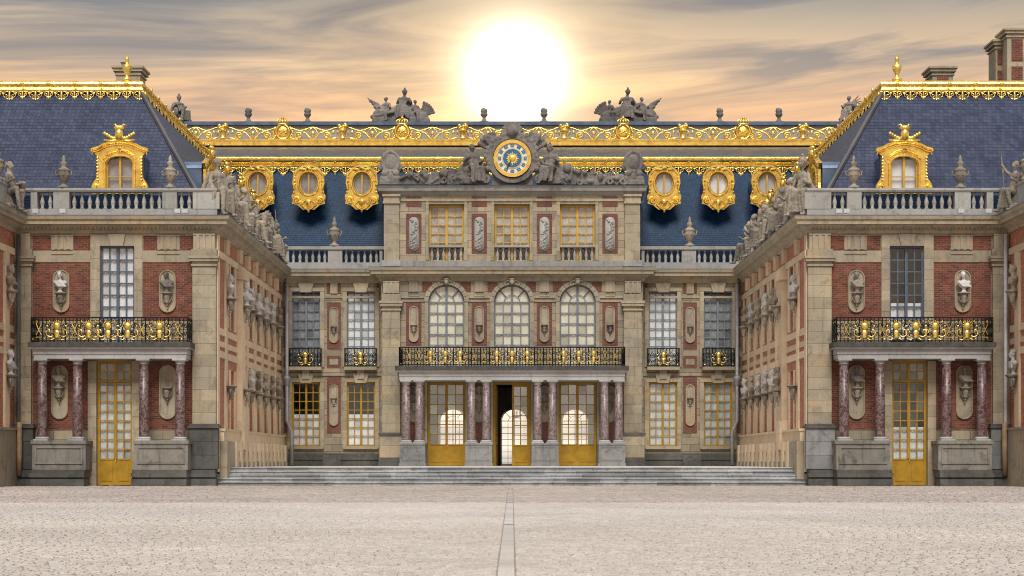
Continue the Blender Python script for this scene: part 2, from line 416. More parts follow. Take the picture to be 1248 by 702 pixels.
class Px:
    """reads positions measured on the photograph as metres on a vertical plane at depth y"""
    def __init__(s, y): s.y = y; s.s = FPX / (CAM_D + y)
    def x(s, px): return (px - 624.5) / s.s
    def z(s, py): return CAM_H + (562 - py) / s.s

def wall_grid(name, mat, parent, mx, x0, x1, z0, z1, holes, th, arch=()):
    """wall in local x,z at y 0..th with rectangular holes; arch: holes whose top is a half round"""
    xs = sorted({x0, x1, *[h[0] for h in holes], *[h[1] for h in holes]})
    zs = sorted({z0, z1, *[h[2] for h in holes], *[h[3] for h in holes]})
    mb = MB()
    def solid(i, j):
        if i < 0 or j < 0 or i >= len(xs) - 1 or j >= len(zs) - 1: return False
        cx, cz = (xs[i] + xs[i + 1]) / 2, (zs[j] + zs[j + 1]) / 2
        return not any(h[0] < cx < h[1] and h[2] < cz < h[3] for h in holes)
    for i in range(len(xs) - 1):
        for j in range(len(zs) - 1):
            if not solid(i, j): continue
            a, b, c, d = xs[i], xs[i + 1], zs[j], zs[j + 1]
            mb.add([(a, 0, c), (b, 0, c), (b, 0, d), (a, 0, d)], [(0, 1, 2, 3)])
            mb.add([(a, th, c), (b, th, c), (b, th, d), (a, th, d)], [(3, 2, 1, 0)])
            for (di, dj, p, q) in ((-1, 0, (a, c), (a, d)), (1, 0, (b, c), (b, d)), (0, -1, (a, c), (b, c)), (0, 1, (a, d), (b, d))):
                if not solid(i + di, j + dj):
                    mb.add([(p[0], 0, p[1]), (q[0], 0, q[1]), (q[0], th, q[1]), (p[0], th, p[1])], [(0, 1, 2, 3)])
    for (a, b, zspring, ztop) in arch:               # spandrels closing the square top of the hole
        cx, r = (a + b) / 2, (b - a) / 2
        n = 16
        for sgn in (-1, 1):
            pts = [(cx + sgn * r, ztop)]
            pts += [(cx + sgn * r * math.cos(t), zspring + (ztop - zspring) * math.sin(t)) for t in [PI / 2 * k / n for k in range(n + 1)]]
            for k in range(1, len(pts) - 1):
                mb.prism([pts[0], pts[k], pts[k + 1]], 0.001, th - 0.001)
    return mb.build(name, mat, parent, mx)

# ------------------------------------------------------------------ sculpted meshes (carved stone, remeshed to one skin)
_tex = {}
def ctex(scale):
    if scale not in _tex:
        t = bpy.data.textures.new('carving', 'CLOUDS'); t.noise_scale = scale; t.noise_depth = 2; _tex[scale] = t
    return _tex[scale]
def carve(mb, name, mat, voxel=0.028, disp=0.05, dscale=0.075, sm=1):
    me = mb.mesh(name); o = bpy.data.objects.new(name, me); COL.objects.link(o)
    m = o.modifiers.new('r', 'REMESH'); m.mode = 'VOXEL'; m.voxel_size = voxel
    m = o.modifiers.new('s', 'SMOOTH'); m.iterations = sm; m.factor = 0.5
    if disp:
        m = o.modifiers.new('d', 'DISPLACE'); m.texture = ctex(dscale); m.strength = disp; m.texture_coords = 'LOCAL'
    bpy.context.view_layer.update()
    out = bpy.data.meshes.new_from_object(o.evaluated_get(bpy.context.evaluated_depsgraph_get()))
    out.name = name
    bpy.data.objects.remove(o); bpy.data.meshes.remove(me)
    out.materials.clear(); out.materials.append(M[mat])
    out.polygons.foreach_set('use_smooth', [True] * len(out.polygons))
    return out
def with_mat(me, mat):
    c = me.copy(); c.materials.clear(); c.materials.append(M[mat]); return c
def cap(mb, a, b, r0, r1=None):
    r1 = r0 if r1 is None else r1
    mb.tube([a, b], r0, 10, r1); mb.ball(a, r0, 10, 6); mb.ball(b, r1, 10, 6)

def seated_figure(seed, raised=None, helmet=False, side=1, prop=None, wings=False):
    """seated draped stone figure facing -y; seat and rock included; base at z = 0, about 2.3 m tall"""
    rnd = random.Random(seed); mb = MB(); s = side
    lean = rnd.uniform(-0.12, 0.22) * s
    hip = Vector((0, 0.05, 0.85)); sh = Vector((lean, 0.08 + rnd.uniform(-.08, .08), 1.55)); nk = sh + Vector((0, 0, .14)); hd = nk + Vector((rnd.uniform(-.05, .05) + .03 * s, -.04, .2))
    mb.ball((0, .25, .35), (.55, .42, .55)); mb.box(-.5, .5, -.25, .6, 0, .3)                  # rock
    mb.ball(hip, (.27, .24, .22)); mb.ball(hip.lerp(sh, .45), (.20, .17, .28)); mb.ball(sh - Vector((0, 0, .1)), (.27, .18, .2))
    cap(mb, nk - Vector((0, 0, .06)), hd - Vector((0, 0, .08)), .075)
    mb.ball(hd, (.115, .135, .16)); mb.ball(hd + Vector((0, -.14, -.01)), (.03, .035, .04)); mb.ball(hd + Vector((0, .05, .06)), (.14, .14, .14))
    if helmet:
        mb.ball(hd + Vector((0, .02, .1)), (.15, .18, .13)); mb.tube([hd + Vector((0, -.15, .2)), hd + Vector((0, 0, .33)), hd + Vector((0, .2, .2)), hd + Vector((0, .28, -.02))], .05, 8)
    kl = Vector((-.2, -.5 + rnd.uniform(-.05, .1), .92)); kr = Vector((.22, -.42, .85)); fl = Vector((-.28, -.62, .08)); fr = Vector((.3 * 1, -.35 + rnd.uniform(-.35, .1), .08))
    for kn, ft, hx in ((kl, fl, -.12), (kr, fr, .12)):
        cap(mb, hip + Vector((hx, 0, -.02)), kn, .155, .12); cap(mb, kn, ft + Vector((0, .04, .05)), .115, .065); cap(mb, ft + Vector((0, .04, 0)), ft + Vector((0, -.17, -.02)), .06, .045)
    for k in range(7):                                                                            # cloak over the rock
        a = sh + Vector((.28 * s * (1 - k / 4), .16, -.05 - .03 * k)); cap(mb, a, Vector((.75 * s * (1 - k / 3.2), .3 + rnd.uniform(-.1, .2), .25 + rnd.uniform(0, .3))), .07, .11)
    for k in range(9):                                                                            # skirt folds
        t = k / 8; a = kl.lerp(kr, t) + Vector((0, .02, -.02)); b = fl.lerp(fr, t) + Vector((rnd.uniform(-.08, .08), .08, .1))
        cap(mb, a, b, .06 + .03 * (k % 2), .05)
    for k in range(6):
        a = sh + Vector((rnd.uniform(-.2, .2), -.05, -.1)); cap(mb, a, hip + Vector((rnd.uniform(-.3, .3), -.18, .02)), .05, .06)
    for sx in (-1, 1):
        shp = sh + Vector((.25 * sx, 0, -.04))
        if raised == sx:
            el = shp + Vector((.22 * sx, -.12, .16)); ha = el + Vector((.12 * sx, -.16, .3))
        else:
            el = shp + Vector((.12 * sx, -.06, -.34)); ha = el + Vector((-.04 * sx, -.3, .02 + rnd.uniform(0, .15)))
        cap(mb, shp, el, .085, .068); cap(mb, el, ha, .066, .045); mb.ball(ha, (.055, .06, .07))
        for q in range(4): cap(mb, ha, ha + Vector((-.03 + .02 * q, -.07, .05)), .018, .014)
        if raised == sx and prop == 'staff': cap(mb, ha - Vector((.12 * sx, 0, .9)), ha + Vector((.12 * sx, 0, .55)), .03)
        if raised == sx and prop == 'torch': cap(mb, ha, ha + Vector((.1 * sx, -.02, .3)), .04, .07); mb.ball(ha + Vector((.12 * sx, 0, .42)), (.1, .1, .14))
    if prop == 'shield': mb.ball((.5 * s, -.12, .75), (.12, .34, .42))
    if prop == 'horn':
        mb.tube([(.35 * s, -.3, .5), (.55 * s, -.3, .75), (.6 * s, -.25, 1.05), (.5 * s, -.3, 1.3)], .07, 8, .17)
    if wings:
        for k in range(5): cap(mb, sh + Vector((.1 * s, .15, 0)), sh + Vector(((.5 + .1 * k) * s, .3, .55 - .22 * k)), .07, .03)
    return mb

def bust_mesh(seed, name, mat, helmet=False):
    rnd = random.Random(seed); mb = MB()
    mb.lathe([(.13, 0), (.14, .03), (.09, .06), (.07, .12), (.10, .17)], 12)
    mb.ball((0, 0, .36), (.25, .15, .19), 12, 8); mb.ball((-.2, 0, .42), (.13, .12, .11)); mb.ball((.2, 0, .42), (.13, .12, .11))
    for k in range(6):
        cap(mb, (-.26 + .05 * k, -.08, .48), (-.05 + .07 * k, -.14, .24), .04, .03)
    tw = rnd.uniform(-.05, .05)
    cap(mb, (0, 0, .48), (tw * .5, -.01, .62), .075, .07)
    h = Vector((tw, -.02, .76)); mb.ball(h, (.095, .115, .135), 12, 10)
    mb.ball(h + Vector((tw * .4, -.12, -.015)), (.022, .035, .035)); mb.ball(h + Vector((0, -.085, -.095)), (.05, .04, .04))
    for sx in (-1, 1):
        mb.ball(h + Vector((sx * .1, .01, -.01)), (.02, .03, .045)); mb.ball(h + Vector((sx * .045, -.095, .045)), (.035, .02, .014))
    for k in range(14):
        a = rnd.uniform(0, 2 * PI); e = rnd.uniform(.1, 1.3)
        q = h + Vector((.1 * math.cos(a) * math.cos(e), .03 + .1 * math.sin(a) * math.cos(e), .02 + .13 * math.sin(e))); mb.ball(q, .04, 6, 4)
    if helmet:
        mb.ball(h + Vector((0, .02, .06)), (.12, .15, .11)); cap(mb, h + Vector((0, -.08, .17)), h + Vector((0, .16, .1)), .04)
    return carve(mb, name, mat, 0.022, 0.012, 0.05, 1)
# ------------------------------------------------------------------ ground
P0 = Px(0.0)
def quad_sheet(name, mat, x0, x1, y0, y1, z, parent=None, kind='structure'):
    return MB().add([(x0, y0, z), (x1, y0, z), (x1, y1, z), (x0, y1, z)], [(0, 1, 2, 3)]).build(name, mat, parent, kind=kind)
ground = quad_sheet('ground', 'ground_sand', -1500, 1500, -300, 2500, -0.02)
ground['label'] = 'pale sandy ground under the cobbled court'
def cobbles(name, mat, y0, y1, sx, sy, gap, hj, seed, diag=False):
    rng = np.random.default_rng(seed); V = []; F = []; k = 0
    y = y0; row = 0
    while y < y1:
        hw = min(34.0, 0.325 * (y + CAM_D) + 3.5)
        off = rng.uniform(0, sx)
        xs = np.arange(-hw + off, hw, sx)
        n = len(xs)
        jx = rng.uniform(-.02, .02, n); w = sx - gap + rng.uniform(-.04, .012, n); d = sy - gap + rng.uniform(-.012, .006, n)
        z = rng.uniform(-hj, hj, n); tx = rng.uniform(-hj, hj, n) * .6; ty = rng.uniform(-hj, hj, n) * .6
        if row % 4 == 0 and y < -3:
            V += [(-.138, y - sy / 2, -.03), (.026, y - sy / 2, -.03), (.026, y + 3.47 * sy, -.03), (-.138, y + 3.47 * sy, -.03), (-.136, y - sy / 2 + .004, 0), (.024, y - sy / 2 + .004, 0), (.024, y + 3.46 * sy, 0), (-.136, y + 3.46 * sy, 0)]
            F += [(k + 4, k + 5, k + 6, k + 7), (k, k + 1, k + 5, k + 4), (k + 1, k + 2, k + 6, k + 5), (k + 2, k + 3, k + 7, k + 6), (k + 3, k, k + 4, k + 7)]; k += 8
        for i in range(n):
            cx = xs[i] + jx[i]
            a, b, c, e = cx - w[i] / 2, cx + w[i] / 2, y - d[i] / 2, y + d[i] / 2
            if y < -3:
                if a < -.06 < b or a < -.145 < b and b < .1: b = -.145
                elif a < .032 < b: a = .032
                elif a >= -.145 and b <= .03: continue
                if b - a < .05: continue
            q = 0.014; zz = z[i]
            V += [(a, c, -.03), (b, c, -.03), (b, e, -.03), (a, e, -.03),
                  (a + q, c + q, zz - tx[i] - ty[i]), (b - q, c + q, zz + tx[i] - ty[i]), (b - q, e - q, zz + tx[i] + ty[i]), (a + q, e - q, zz - tx[i] + ty[i])]
            F += [(k + 4, k + 5, k + 6, k + 7), (k, k + 1, k + 5, k + 4), (k + 1, k + 2, k + 6, k + 5), (k + 2, k + 3, k + 7, k + 6), (k + 3, k, k + 4, k + 7)]
            k += 8
        y += sy; row += 1
    me = bpy.data.meshes.new(name); me.from_pydata(V, [], F)
    return link(name, me, ground, mat, kind='stuff')
cobbles('cobblestones', 'cobble_near', -61, -44, 0.16, 0.11, 0.009, 0.004, 1)
cobbles('cobblestones', 'cobble_mid', -44, -29.2, 0.19, 0.14, 0.010, 0.005, 2)
cobbles('cobblestones', 'cobble_far', -29.1, -0.2, 0.26, 0.22, 0.018, 0.008, 3)
# terrace and stairs between the wings
TZ = 0.80
UC = 12.84                                            # half width of the court
terrace = MB().box(-UC - .3, UC + .3, 1.75, 19.6, -.05, TZ).build('terrace', 'terrace_stone', kind='structure')
stairs = MB().box(-UC - .1, UC + .1, 1.25, 1.74, -.05, 0.45).box(-UC - .1, UC + .1, .55, 1.249, -.05, 0.14).build('stairs', 'step_stone', kind='structure')
stairs['label'] = 'blue-grey stone stairs rising from the cobbles to the terrace'
rs = random.Random(5)
for i in range(5):
    x = -UC - 0.02
    while x < UC:
        w = min(rs.uniform(0.9, 2.4), UC + 0.02 - x)
        if UC - (x + w) < 0.6: w = UC + .02 - x
        y0 = 0.02 + i * 0.36; y1 = 1.9 if i == 4 else y0 + 0.60
        hw_ = w / 2 - .004
        sm_ = MB().box(-hw_, hw_, .05, y1 - y0, 0, .115).prism([(-hw_, .116), (hw_, .116), (hw_, .158), (-hw_, .158)], 0, y1 - y0)
        sm_.build('step_slab', 'step_stone', stairs, T((x + w / 2, y0 + rs.uniform(-.008, .008), 0.16 * i + rs.uniform(-.004, .004))))
        x += w

# ------------------------------------------------------------------ shared building pieces
def circle(cx, cz, rx, rz, n, a0=PI / 2):
    return [(cx + rx * math.cos(a0 - 2 * PI * k / n), cz + rz * math.sin(a0 - 2 * PI * k / n)) for k in range(n)]
def spiral(cx, cz, r, turns=1.4, a0=0, sgn=1, n=18, y=0):
    return [(cx + r * (1 - .8 * k / (n - 1)) * math.cos(a0 + sgn * 2 * PI * turns * k / (n - 1)), y, cz + r * (1 - .8 * k / (n - 1)) * math.sin(a0 + sgn * 2 * PI * turns * k / (n - 1))) for k in range(n)]

pane_me = MB().box(-.5, .5, 0, 1, -.5, .5).mesh('pane'); pane_me.materials.append(M['glass'])
pane_cl = pane_me.copy(); pane_cl.materials.clear(); pane_cl.materials.append(M['glass_clear'])
rp = random.Random(21)
def window(parent, mx, x0, x1, z0, z1, ncol, nrow, frame_mat, name='window', mullion=0.09, edge=0.07, mt=0.028, bottom=0.0, panes='single', arch=0.0, curtain=None,
           depth=0.16, glass=None, leaves=2, transom=None, handle=False):
    """casement in local x,z (y 0 = its front face). bottom: height of the solid lower panel; arch: rise of the round top."""
    mb = MB(); gl = []
    g = glass or pane_me
    w = x1 - x0; zt = z1 - arch
    mb.box(x0, x0 + edge, 0, .08, z0, zt); mb.box(x1 - edge, x1, 0, .08, z0, zt)
    mb.box(x0 + edge, x1 - edge, 0, .08, z0, z0 + edge)
    if not arch: mb.box(x0 + edge, x1 - edge, 0, .08, z1 - edge, z1)
    zz0 = z0 + edge + bottom; cells = []
    if bottom:
        mb.box(x0 + edge, x1 - edge, .02, .07, z0 + edge, zz0)
    lw = (w - 2 * edge - (leaves - 1) * mullion) / leaves
    sections = [(zz0, zt if arch else z1 - edge, nrow)]
    if transom:
        zt0, nr2 = transom
        mb.box(x0 + edge, x1 - edge, -.01, .08, zt0, zt0 + edge)
        sections = [(zz0, zt0, nrow), (zt0 + edge, z1 - edge, nr2)]
    for (sz0, sz1, nr) in sections:
        for l in range(leaves):
            lx0 = x0 + edge + l * (lw + mullion)
            if l: mb.box(lx0 - mullion, lx0, -.02, .08, sz0, sz1)
            if bottom and sz0 == zz0:                     # raised panel on the leaf
                mb.box(lx0 + .07, lx0 + lw - .07, -.005, .03, z0 + edge + .08, zz0 - .1)
                mb.box(lx0, lx0 + lw, .0, .07, zz0 - .06, zz0)
            cw = lw / ncol; ch = (sz1 - sz0) / nr
            for c in range(1, ncol): mb.box(lx0 + c * cw - mt / 2, lx0 + c * cw + mt / 2, .01, .06, sz0, sz1)
            for r in range(1, nr):
                for c in range(ncol): mb.box(lx0 + c * cw + (mt / 2 if c else 0), lx0 + (c + 1) * cw - (mt / 2 if c < ncol - 1 else 0), .012, .058, sz0 + r * ch - mt / 2, sz0 + r * ch + mt / 2)
            for r in range(nr):
                for c in range(ncol): cells.append((lx0 + (c + .5) * cw, sz0 + (r + .5) * ch, cw - .5 * mt, ch - .5 * mt))
    if arch:
        cx = (x0 + x1) / 2; r = w / 2
        n = 24; A = [PI * k / n for k in range(n + 1)]
        for k in range(n):
            a, b = A[k], A[k + 1]
            po = lambda t, q: (cx + q * math.cos(t), zt + (arch - (r - q)) * math.sin(t))
            mb.prism([po(a, r), po(b, r), po(b, r - edge), po(a, r - edge)], 0, .08)
            if k % 6 == 0 and k and k != 12: mb.tube([(po(a, r * .45)[0], .035, po(a, r * .45)[1]), (po(a, r - .03)[0], .035, po(a, r - .03)[1])], mt * .7, 4)
            mb.prism([po(a, r * .47), po(b, r * .47), po(b, r * .44), po(a, r * .44)], .015, .055)
        mb.box(cx - mullion / 2, cx + mullion / 2, -.02, .08, zt, z1 - edge)
        mb.box(x0 + edge, x1 - edge, 0.0, .079, zt - .02, zt + .03)
    o = mb.build(name, frame_mat, parent, mx)
    if panes == 'single':
        for (cx_, cz_, cw_, ch_) in cells:
            link('pane', g, o, mx=mx @ T((cx_, .03, cz_)) @ Matrix.Rotation(rp.gauss(0, .010), 4, 'X') @ RZ(rp.gauss(0, .010)) @ SCL(cw_, .008, ch_))
    else:
        gm = MB()
        for (cx_, cz_, cw_, ch_) in cells: gm.box(cx_ - cw_ / 2, cx_ + cw_ / 2, .03, .038, cz_ - ch_ / 2, cz_ + ch_ / 2)
        q = gm.mesh('panes'); q.materials.append(g.materials[0]); link('panes', q, o, mx=mx, kind='stuff')
    if arch:
        cx = (x0 + x1) / 2; r = w / 2 - edge * .6
        pts = [(cx + r * math.cos(PI * k / 20), zt + (arch - edge * .6) * math.sin(PI * k / 20)) for k in range(21)]
        for h in (0, 1):
            q = [(cx, zt)] + pts[h * 10:h * 10 + 11]
            gm = MB().prism(q, .03, .036).mesh('pane'); gm.materials.append(g.materials[0])
            link('pane', gm, o, mx=mx @ RZ(rp.gauss(0, .006)))
    if curtain:
        cmat, f0, f1 = curtain
        cz0, cz1 = z0 + (z1 - z0) * f0, z0 + (z1 - z0) * f1
        n = 28; pts = [(x0 + w * k / n, .105 + .012 * math.sin(k * 1.9) + (.008 * math.sin(k * .7))) for k in range(n + 1)]
        cm = MB()
        for k in range(n): cm.add([(pts[k][0], pts[k][1], cz0), (pts[k + 1][0], pts[k + 1][1], cz0), (pts[k + 1][0], pts[k + 1][1], cz1), (pts[k][0], pts[k][1], cz1)], [(0, 1, 2, 3)])
        cm.build('curtain', cmat, o, mx, smooth=True)
    if handle:
        MB().box((x0 + x1) / 2 + .02, (x0 + x1) / 2 + .045, -.06, -.02, z0 + 1.05, z0 + 1.17).build('handle', 'gold_fine', o, mx)
    return o

bal_me = MB().lathe([(.10, 0), (.10, .06), (.05, .08), (.095, .22), (.10, .32), (.042, .55), (.04, .60), (.085, .64), (.09, .72)], 8).mesh('baluster', True); bal_me.materials.append(M['stone_pale'])
def balusters(parent, mx, xs, z, h):
    for x in xs: link('baluster', bal_me, parent, mx=mx @ T((x, .2, z)) @ SCL(1, 1, h / .72))

def blocks(parent, mx, x0, x1, z0, z1, course, y0, y1, mat='stone', split=None, seed=0):
    """dressed stone blocks, one object each, laid in courses"""
    rb = random.Random(seed * 7 + 3); z = z0; k = 0
    while z < z1 - .02:
        h = min(course, z1 - z)
        if z1 - (z + h) < course * .4: h = z1 - z
        cuts = [x0, x1]
        if split and rb.random() < .3: cuts = [x0, x0 + (x1 - x0) * (split if rb.random() < .5 else 1 - split), x1]
        for a, b in zip(cuts, cuts[1:]):
            link('stone_block', unit_box(mat), parent, mx=mx @ T(((a + b) / 2, y0 + rb.uniform(-.006, .006), z + h / 2)) @ SCL(b - a - .007, y1 - y0, h - .007))
        z += h; k += 1

def stadium(cx, z0, z1, r, n=10):
    return [(cx + r * math.cos(PI * k / n), z1 - r + r * math.sin(PI * k / n)) for k in range(n + 1)] + [(cx + r * math.cos(PI + PI * k / n), z0 + r + r * math.sin(PI + PI * k / n)) for k in range(n + 1)]
def niche(parent, mx, cx, z0, z1, r, mat='stone', plaque=False):
    o = MB().prism(stadium(cx, z0, z1, r), -.035, .0).build('niche', mat, parent, mx)
    a, b = stadium(cx, z0, z1, r), stadium(cx, z0 + .05, z1 - .05, r - .05)
    MB().ring(a, b, -.075, -.0352).build('niche_rim', mat, o, mx)
    if plaque: MB().box(cx - r * .55, cx + r * .55, -.07, -.0352, (z0 + z1) / 2 - .05, z1 - r * .8).build('plaque', mat, o, mx)
    return o
_bk = MB().box(-.22, .22, -.05, .30, -.05, 0).box(-.19, .19, -.02, .30, -.10, -.0501)
_bk.lathe([(.05, -.50), (.10, -.42), (.09, -.36), (.15, -.24), (.17, -.14), (.16, -.101)], 10, (0, .16, 0), ry=.95); _bk.ball((0, .20, -.54), (.06, .07, .07), 8, 6); _bk.ball((0, .24, -.66), (.035, .05, .08), 8, 6)
for _s in (-1, 1): _bk.tube([(_s * .15, .14, -.14), (_s * .2, .16, -.26), (_s * .12, .18, -.38), (_s * .04, .2, -.5)], .035, 6)
brk_me = _bk.mesh('bust_bracket', True)
brk_me.materials.append(M['statue_stone'])
def bracket(parent, mx, x, z, out=.30, s=1.0):
    return link('bust_bracket', brk_me, parent, mx=mx @ T((x, -out * s, z)) @ SCL(s))
bust_v = [bust_mesh(3, 'bust', 'marble_white'), bust_mesh(8, 'bust', 'marble_white', True), bust_mesh(14, 'bust', 'marble_white')]
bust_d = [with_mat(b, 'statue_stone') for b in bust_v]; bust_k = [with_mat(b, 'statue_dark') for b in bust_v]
def bust(mx, x, z, label, tone='w', v=0, out=.17, s=1.0, group='busts on wall brackets', turn=0):
    me = {'w': bust_v, 'g': bust_d, 'k': bust_k}[tone][v % 3]
    return tag(link('bust', me, mx=mx @ T((x, -out, z + .003)) @ RZ(turn) @ SCL(s)), label, 'bust', group)

urn_mb = MB().lathe([(.26, 0), (.26, .1), (.13, .16), (.09, .24), (.14, .30), (.24, .48), (.30, .72), (.27, .82), (.31, .86), (.27, .92), (.14, 1.0), (.10, 1.08), (.16, 1.16), (.13, 1.26), (.06, 1.34), (.09, 1.42), (.05, 1.52), (0.01, 1.6)], 16)
for sx in (-1, 1):
    urn_mb.tube([(.26 * sx, 0, .8), (.38 * sx, 0, .84), (.36 * sx, 0, .66), (.24 * sx, 0, .56)], .035, 6)
for k in range(8):
    a = k * PI / 4 + .2; urn_mb.ball((.27 * math.cos(a), .27 * math.sin(a), .62), .05, 6, 4)
urn_me = urn_mb.mesh('urn', True); urn_me.materials.append(M['statue_stone'])
def urn(x, y, z, label, s=1.0, group='urns on the balustrades'):
    return tag(link('stone_urn', urn_me, mx=T((x, y, z + .003)) @ SCL(s)), label, 'urn', group)

# gilded fringe pieces hung under the roof edge
def pendant_mesh(big):
    mb = MB(); k = 1.0 if big else .70
    for sx in (-1, 1):
        mb.tube([(sx * x, 0, z) for x, _, z in spiral(.17 * k, -.20 * k, .13 * k, 1.2, PI / 2, -1)], .022, 5)
        mb.tube([(0, 0, -.06), (sx * .12 * k, 0, -.02), (sx * .30, 0, -.05)], .022, 5)
        mb.ball((sx * .10 * k, 0, -.38 * k), (.075 * k, .03, .08 * k), 8, 6)
        mb.tube([(sx * .27, 0, -.05), (sx * .30, 0, -.17)], .03, 5, .012)
    mb.ball((0, 0, -.20 * k), (.055 * k, .04, .20 * k), 8, 6); mb.ball((0, 0, -.44 * k), (.085 * k, .04, .11 * k), 8, 6); mb.ball((0, 0, -.60 * k), (.035, .03, .09 * k), 8, 6)
    me = mb.mesh('pendant', True); me.materials.append(M['gold_fine']); return me
pend_b, pend_s = pendant_mesh(True), pendant_mesh(False)
ros_me = MB().ball((0, 0, 0), (.1, .05, .1), 8, 5).mesh('rosette', True); ros_me.materials.append(M['gold_fine'])
def fringe(parent, mx, x0, x1, z, pitch=.60):
    n = max(1, int(abs(x1 - x0) / pitch)); st = (x1 - x0) / n
    for k in range(n):
        x = x0 + (k + .5) * st
        link('pendant', pend_b if k % 2 == 0 else pend_s, parent, mx=mx @ T((x, 0, z)))
        if k % 2: link('rosette', ros_me, parent, mx=mx @ T((x, -.07, z + .33)))

def gold_relief(mb, pts, r):
    for p in pts: mb.ball(p, r, 7, 5)

def crest_ornament(mb, z):                                # mask with plumes and crossed boughs over a dormer
    mb.ball((0, -.1, z + .22), (.17, .15, .22), 10, 8); mb.ball((0, -.08, z + .45), (.22, .14, .12), 10, 6)
    for sx in (-1, 1):
        mb.tube([(0, -.05, z + .1), (.28 * sx, -.06, z + .08), (.52 * sx, -.04, z + .22)], .10, 7, .05)
        mb.tube([(0, -.05, z + .02), (.30 * sx, -.06, z - .02), (.60 * sx, -.04, z + .02)], .08, 7, .05)
        for k in range(5): mb.ball((sx * (.2 + .09 * k), -.08, z + .06 + .05 * k), (.07, .06, .07), 7, 5)
        mb.tube([(.05 * sx, -.04, z + .4), (.16 * sx, -.03, z + .6), (.28 * sx, 0, z + .55)], .05, 6, .02)

def wing_dormer(parent, mx, name='dormer', win=True, rooflen=2.4):
    """gilded arched dormer, base centre at the origin, facing -y"""
    k = .01055
    out = [(-118, 587), (-119, 560), (-112, 545), (-100, 528), (-95, 505), (-95, 440), (-100, 430), (-117, 414), (-117, 404), (-92, 398), (-70, 386), (-40, 376), (0, 372), (40, 376), (70, 386), (92, 398), (117, 404), (117, 414), (100, 430), (95, 440), (95, 505), (100, 528), (112, 545), (119, 560), (118, 587), (40, 587), (0, 587), (-40, 587)]
    inn = [(-57, 575), (-57, 565), (-57, 545), (-57, 530), (-57, 515), (-57, 500), (-57, 485), (-57, 475), (-56, 466), (-48, 453), (-38, 445), (-20, 438), (0, 436), (20, 438), (38, 445), (48, 453), (56, 466), (57, 475), (57, 485), (57, 500), (57, 515), (57, 530), (57, 545), (57, 565), (57, 575), (30, 575), (0, 575), (-30, 575)]
    f = lambda P: [(x * k, (587 - y) * k) for x, y in P]
    mb = MB().ring(f(out), f(inn), 0, .28 if win else .12)
    o2 = [(x * .96, z) for x, z in f(out)]
    arc = f(out[7:18]); mb.tube([(x, -.06, z - .04) for x, z in arc], .065, 6); mb.tube([(x * .98, -.04, z - .17) for x, z in arc], .035, 6)
    ia = f(inn[:25]); mb.tube([(x * 1.12, -.02, z * 1.0 + .03) for x, z in ia], .045, 6)
    for sx in (-1, 1):
        mb.tube([(sx * x, y, z) for x, y, z in spiral(1.04, .2, .17, 1.3, 0, 1, y=-.03)], .05, 6)
        for q in range(8): mb.ball((sx * .98, -.03, .55 + .14 * q), .05, 6, 4)
        mb.tube([(sx * .1, -.05, 1.86), (sx * .35, -.06, 1.78), (sx * .62, -.05, 1.62), (sx * .75, -.04, 1.45)], .06, 6, .03)
    mb.box(-1.28, 1.28, -.06, .1, -.06, .04)
    gold_relief(mb, [(.1 * math.cos(a) * 1.0, -.05, 1.86 + .08 * math.sin(a)) for a in np.linspace(0, 2 * PI, 7)], .05)
    o = mb.build(name, 'gold', parent, mx)
    cm = MB(); crest_ornament(cm, 0); cm.build('crest_ornament', 'gold', o, mx @ T((0, 0, 2.26)) @ SCL(1.15, 1.1, 1.2), smooth=True)
    if win:
        w = MB(); w.box(-.60, -.53, .10, .18, .12, 1.35); w.box(.53, .60, .10, .18, .12, 1.35); w.box(-.05, .05, .09, .18, .12, 1.6); w.box(-.53, .53, .10, .18, .08, .14)
        w.box(-.53, -.05, .11, .17, .70, .74); w.box(.05, .53, .11, .17, .70, .74)
        ww = w.build('window', 'ochre_paint', o, mx)
        MB().box(-.58, .58, .14, .145, .1, 1.55).build('pane', 'glass', ww, mx)
        MB().box(-.58, .58, .30, .31, .1, 1.5).build('curtain', 'curtain_grey' if mx.translation.x < 0 else 'curtain_white', ww, mx)
    n = 10; rf = MB()                                      # rounded lead roof and cheeks running back into the slope
    pr = [(1.0, .1), (1.0, 1.55)] + [(1.02 * math.cos(PI * q / n), 1.6 + .48 * math.sin(PI * q / n)) for q in range(n + 1)] + [(-1.0, 1.55), (-1.0, .1)]
    rf.prism(pr, .20 if not win else .45, rooflen).build('dormer_roof', 'lead_blue', o, mx)
    return o

# ------------------------------------------------------------------ balcony railing
def mask_mesh():
    mb = MB()
    mb.ball((0, -.02, .60), (.165, .09, .165), 12, 8)
    mb.lathe([(.06, .08), (.11, .14), (.08, .2), (.13, .32), (.10, .44)], 10, ry=.45)
    for k in range(9):
        a = PI * k / 8; mb.tube([(.17 * math.cos(a), 0, .6 + .17 * math.sin(a)), (.26 * math.cos(a), 0, .6 + .26 * math.sin(a))], .022, 5, .008)
    for sx in (-1, 1):
        mb.tube([(.14 * sx, 0, .2), (.30 * sx, 0, .14), (.44 * sx, 0, .24), (.44 * sx, 0, .42), (.32 * sx, 0, .46), (.28 * sx, 0, .34), (.36 * sx, 0, .30)], .034, 6, .02)
        mb.tube([(.1 * sx, 0, .1), (.24 * sx, 0, .02), (.34 * sx, 0, .06)], .028, 6, .015)
        mb.ball((.40 * sx, -.01, .60), .05, 8, 5); mb.ball((.30 * sx, -.01, .8), .035, 8, 5)
    me = mb.mesh('gilded_mask', True); me.materials.append(M['gold_fine']); return me
mask_me = mask_mesh(); mask_dull = with_mat(mask_me, 'gold_mid')
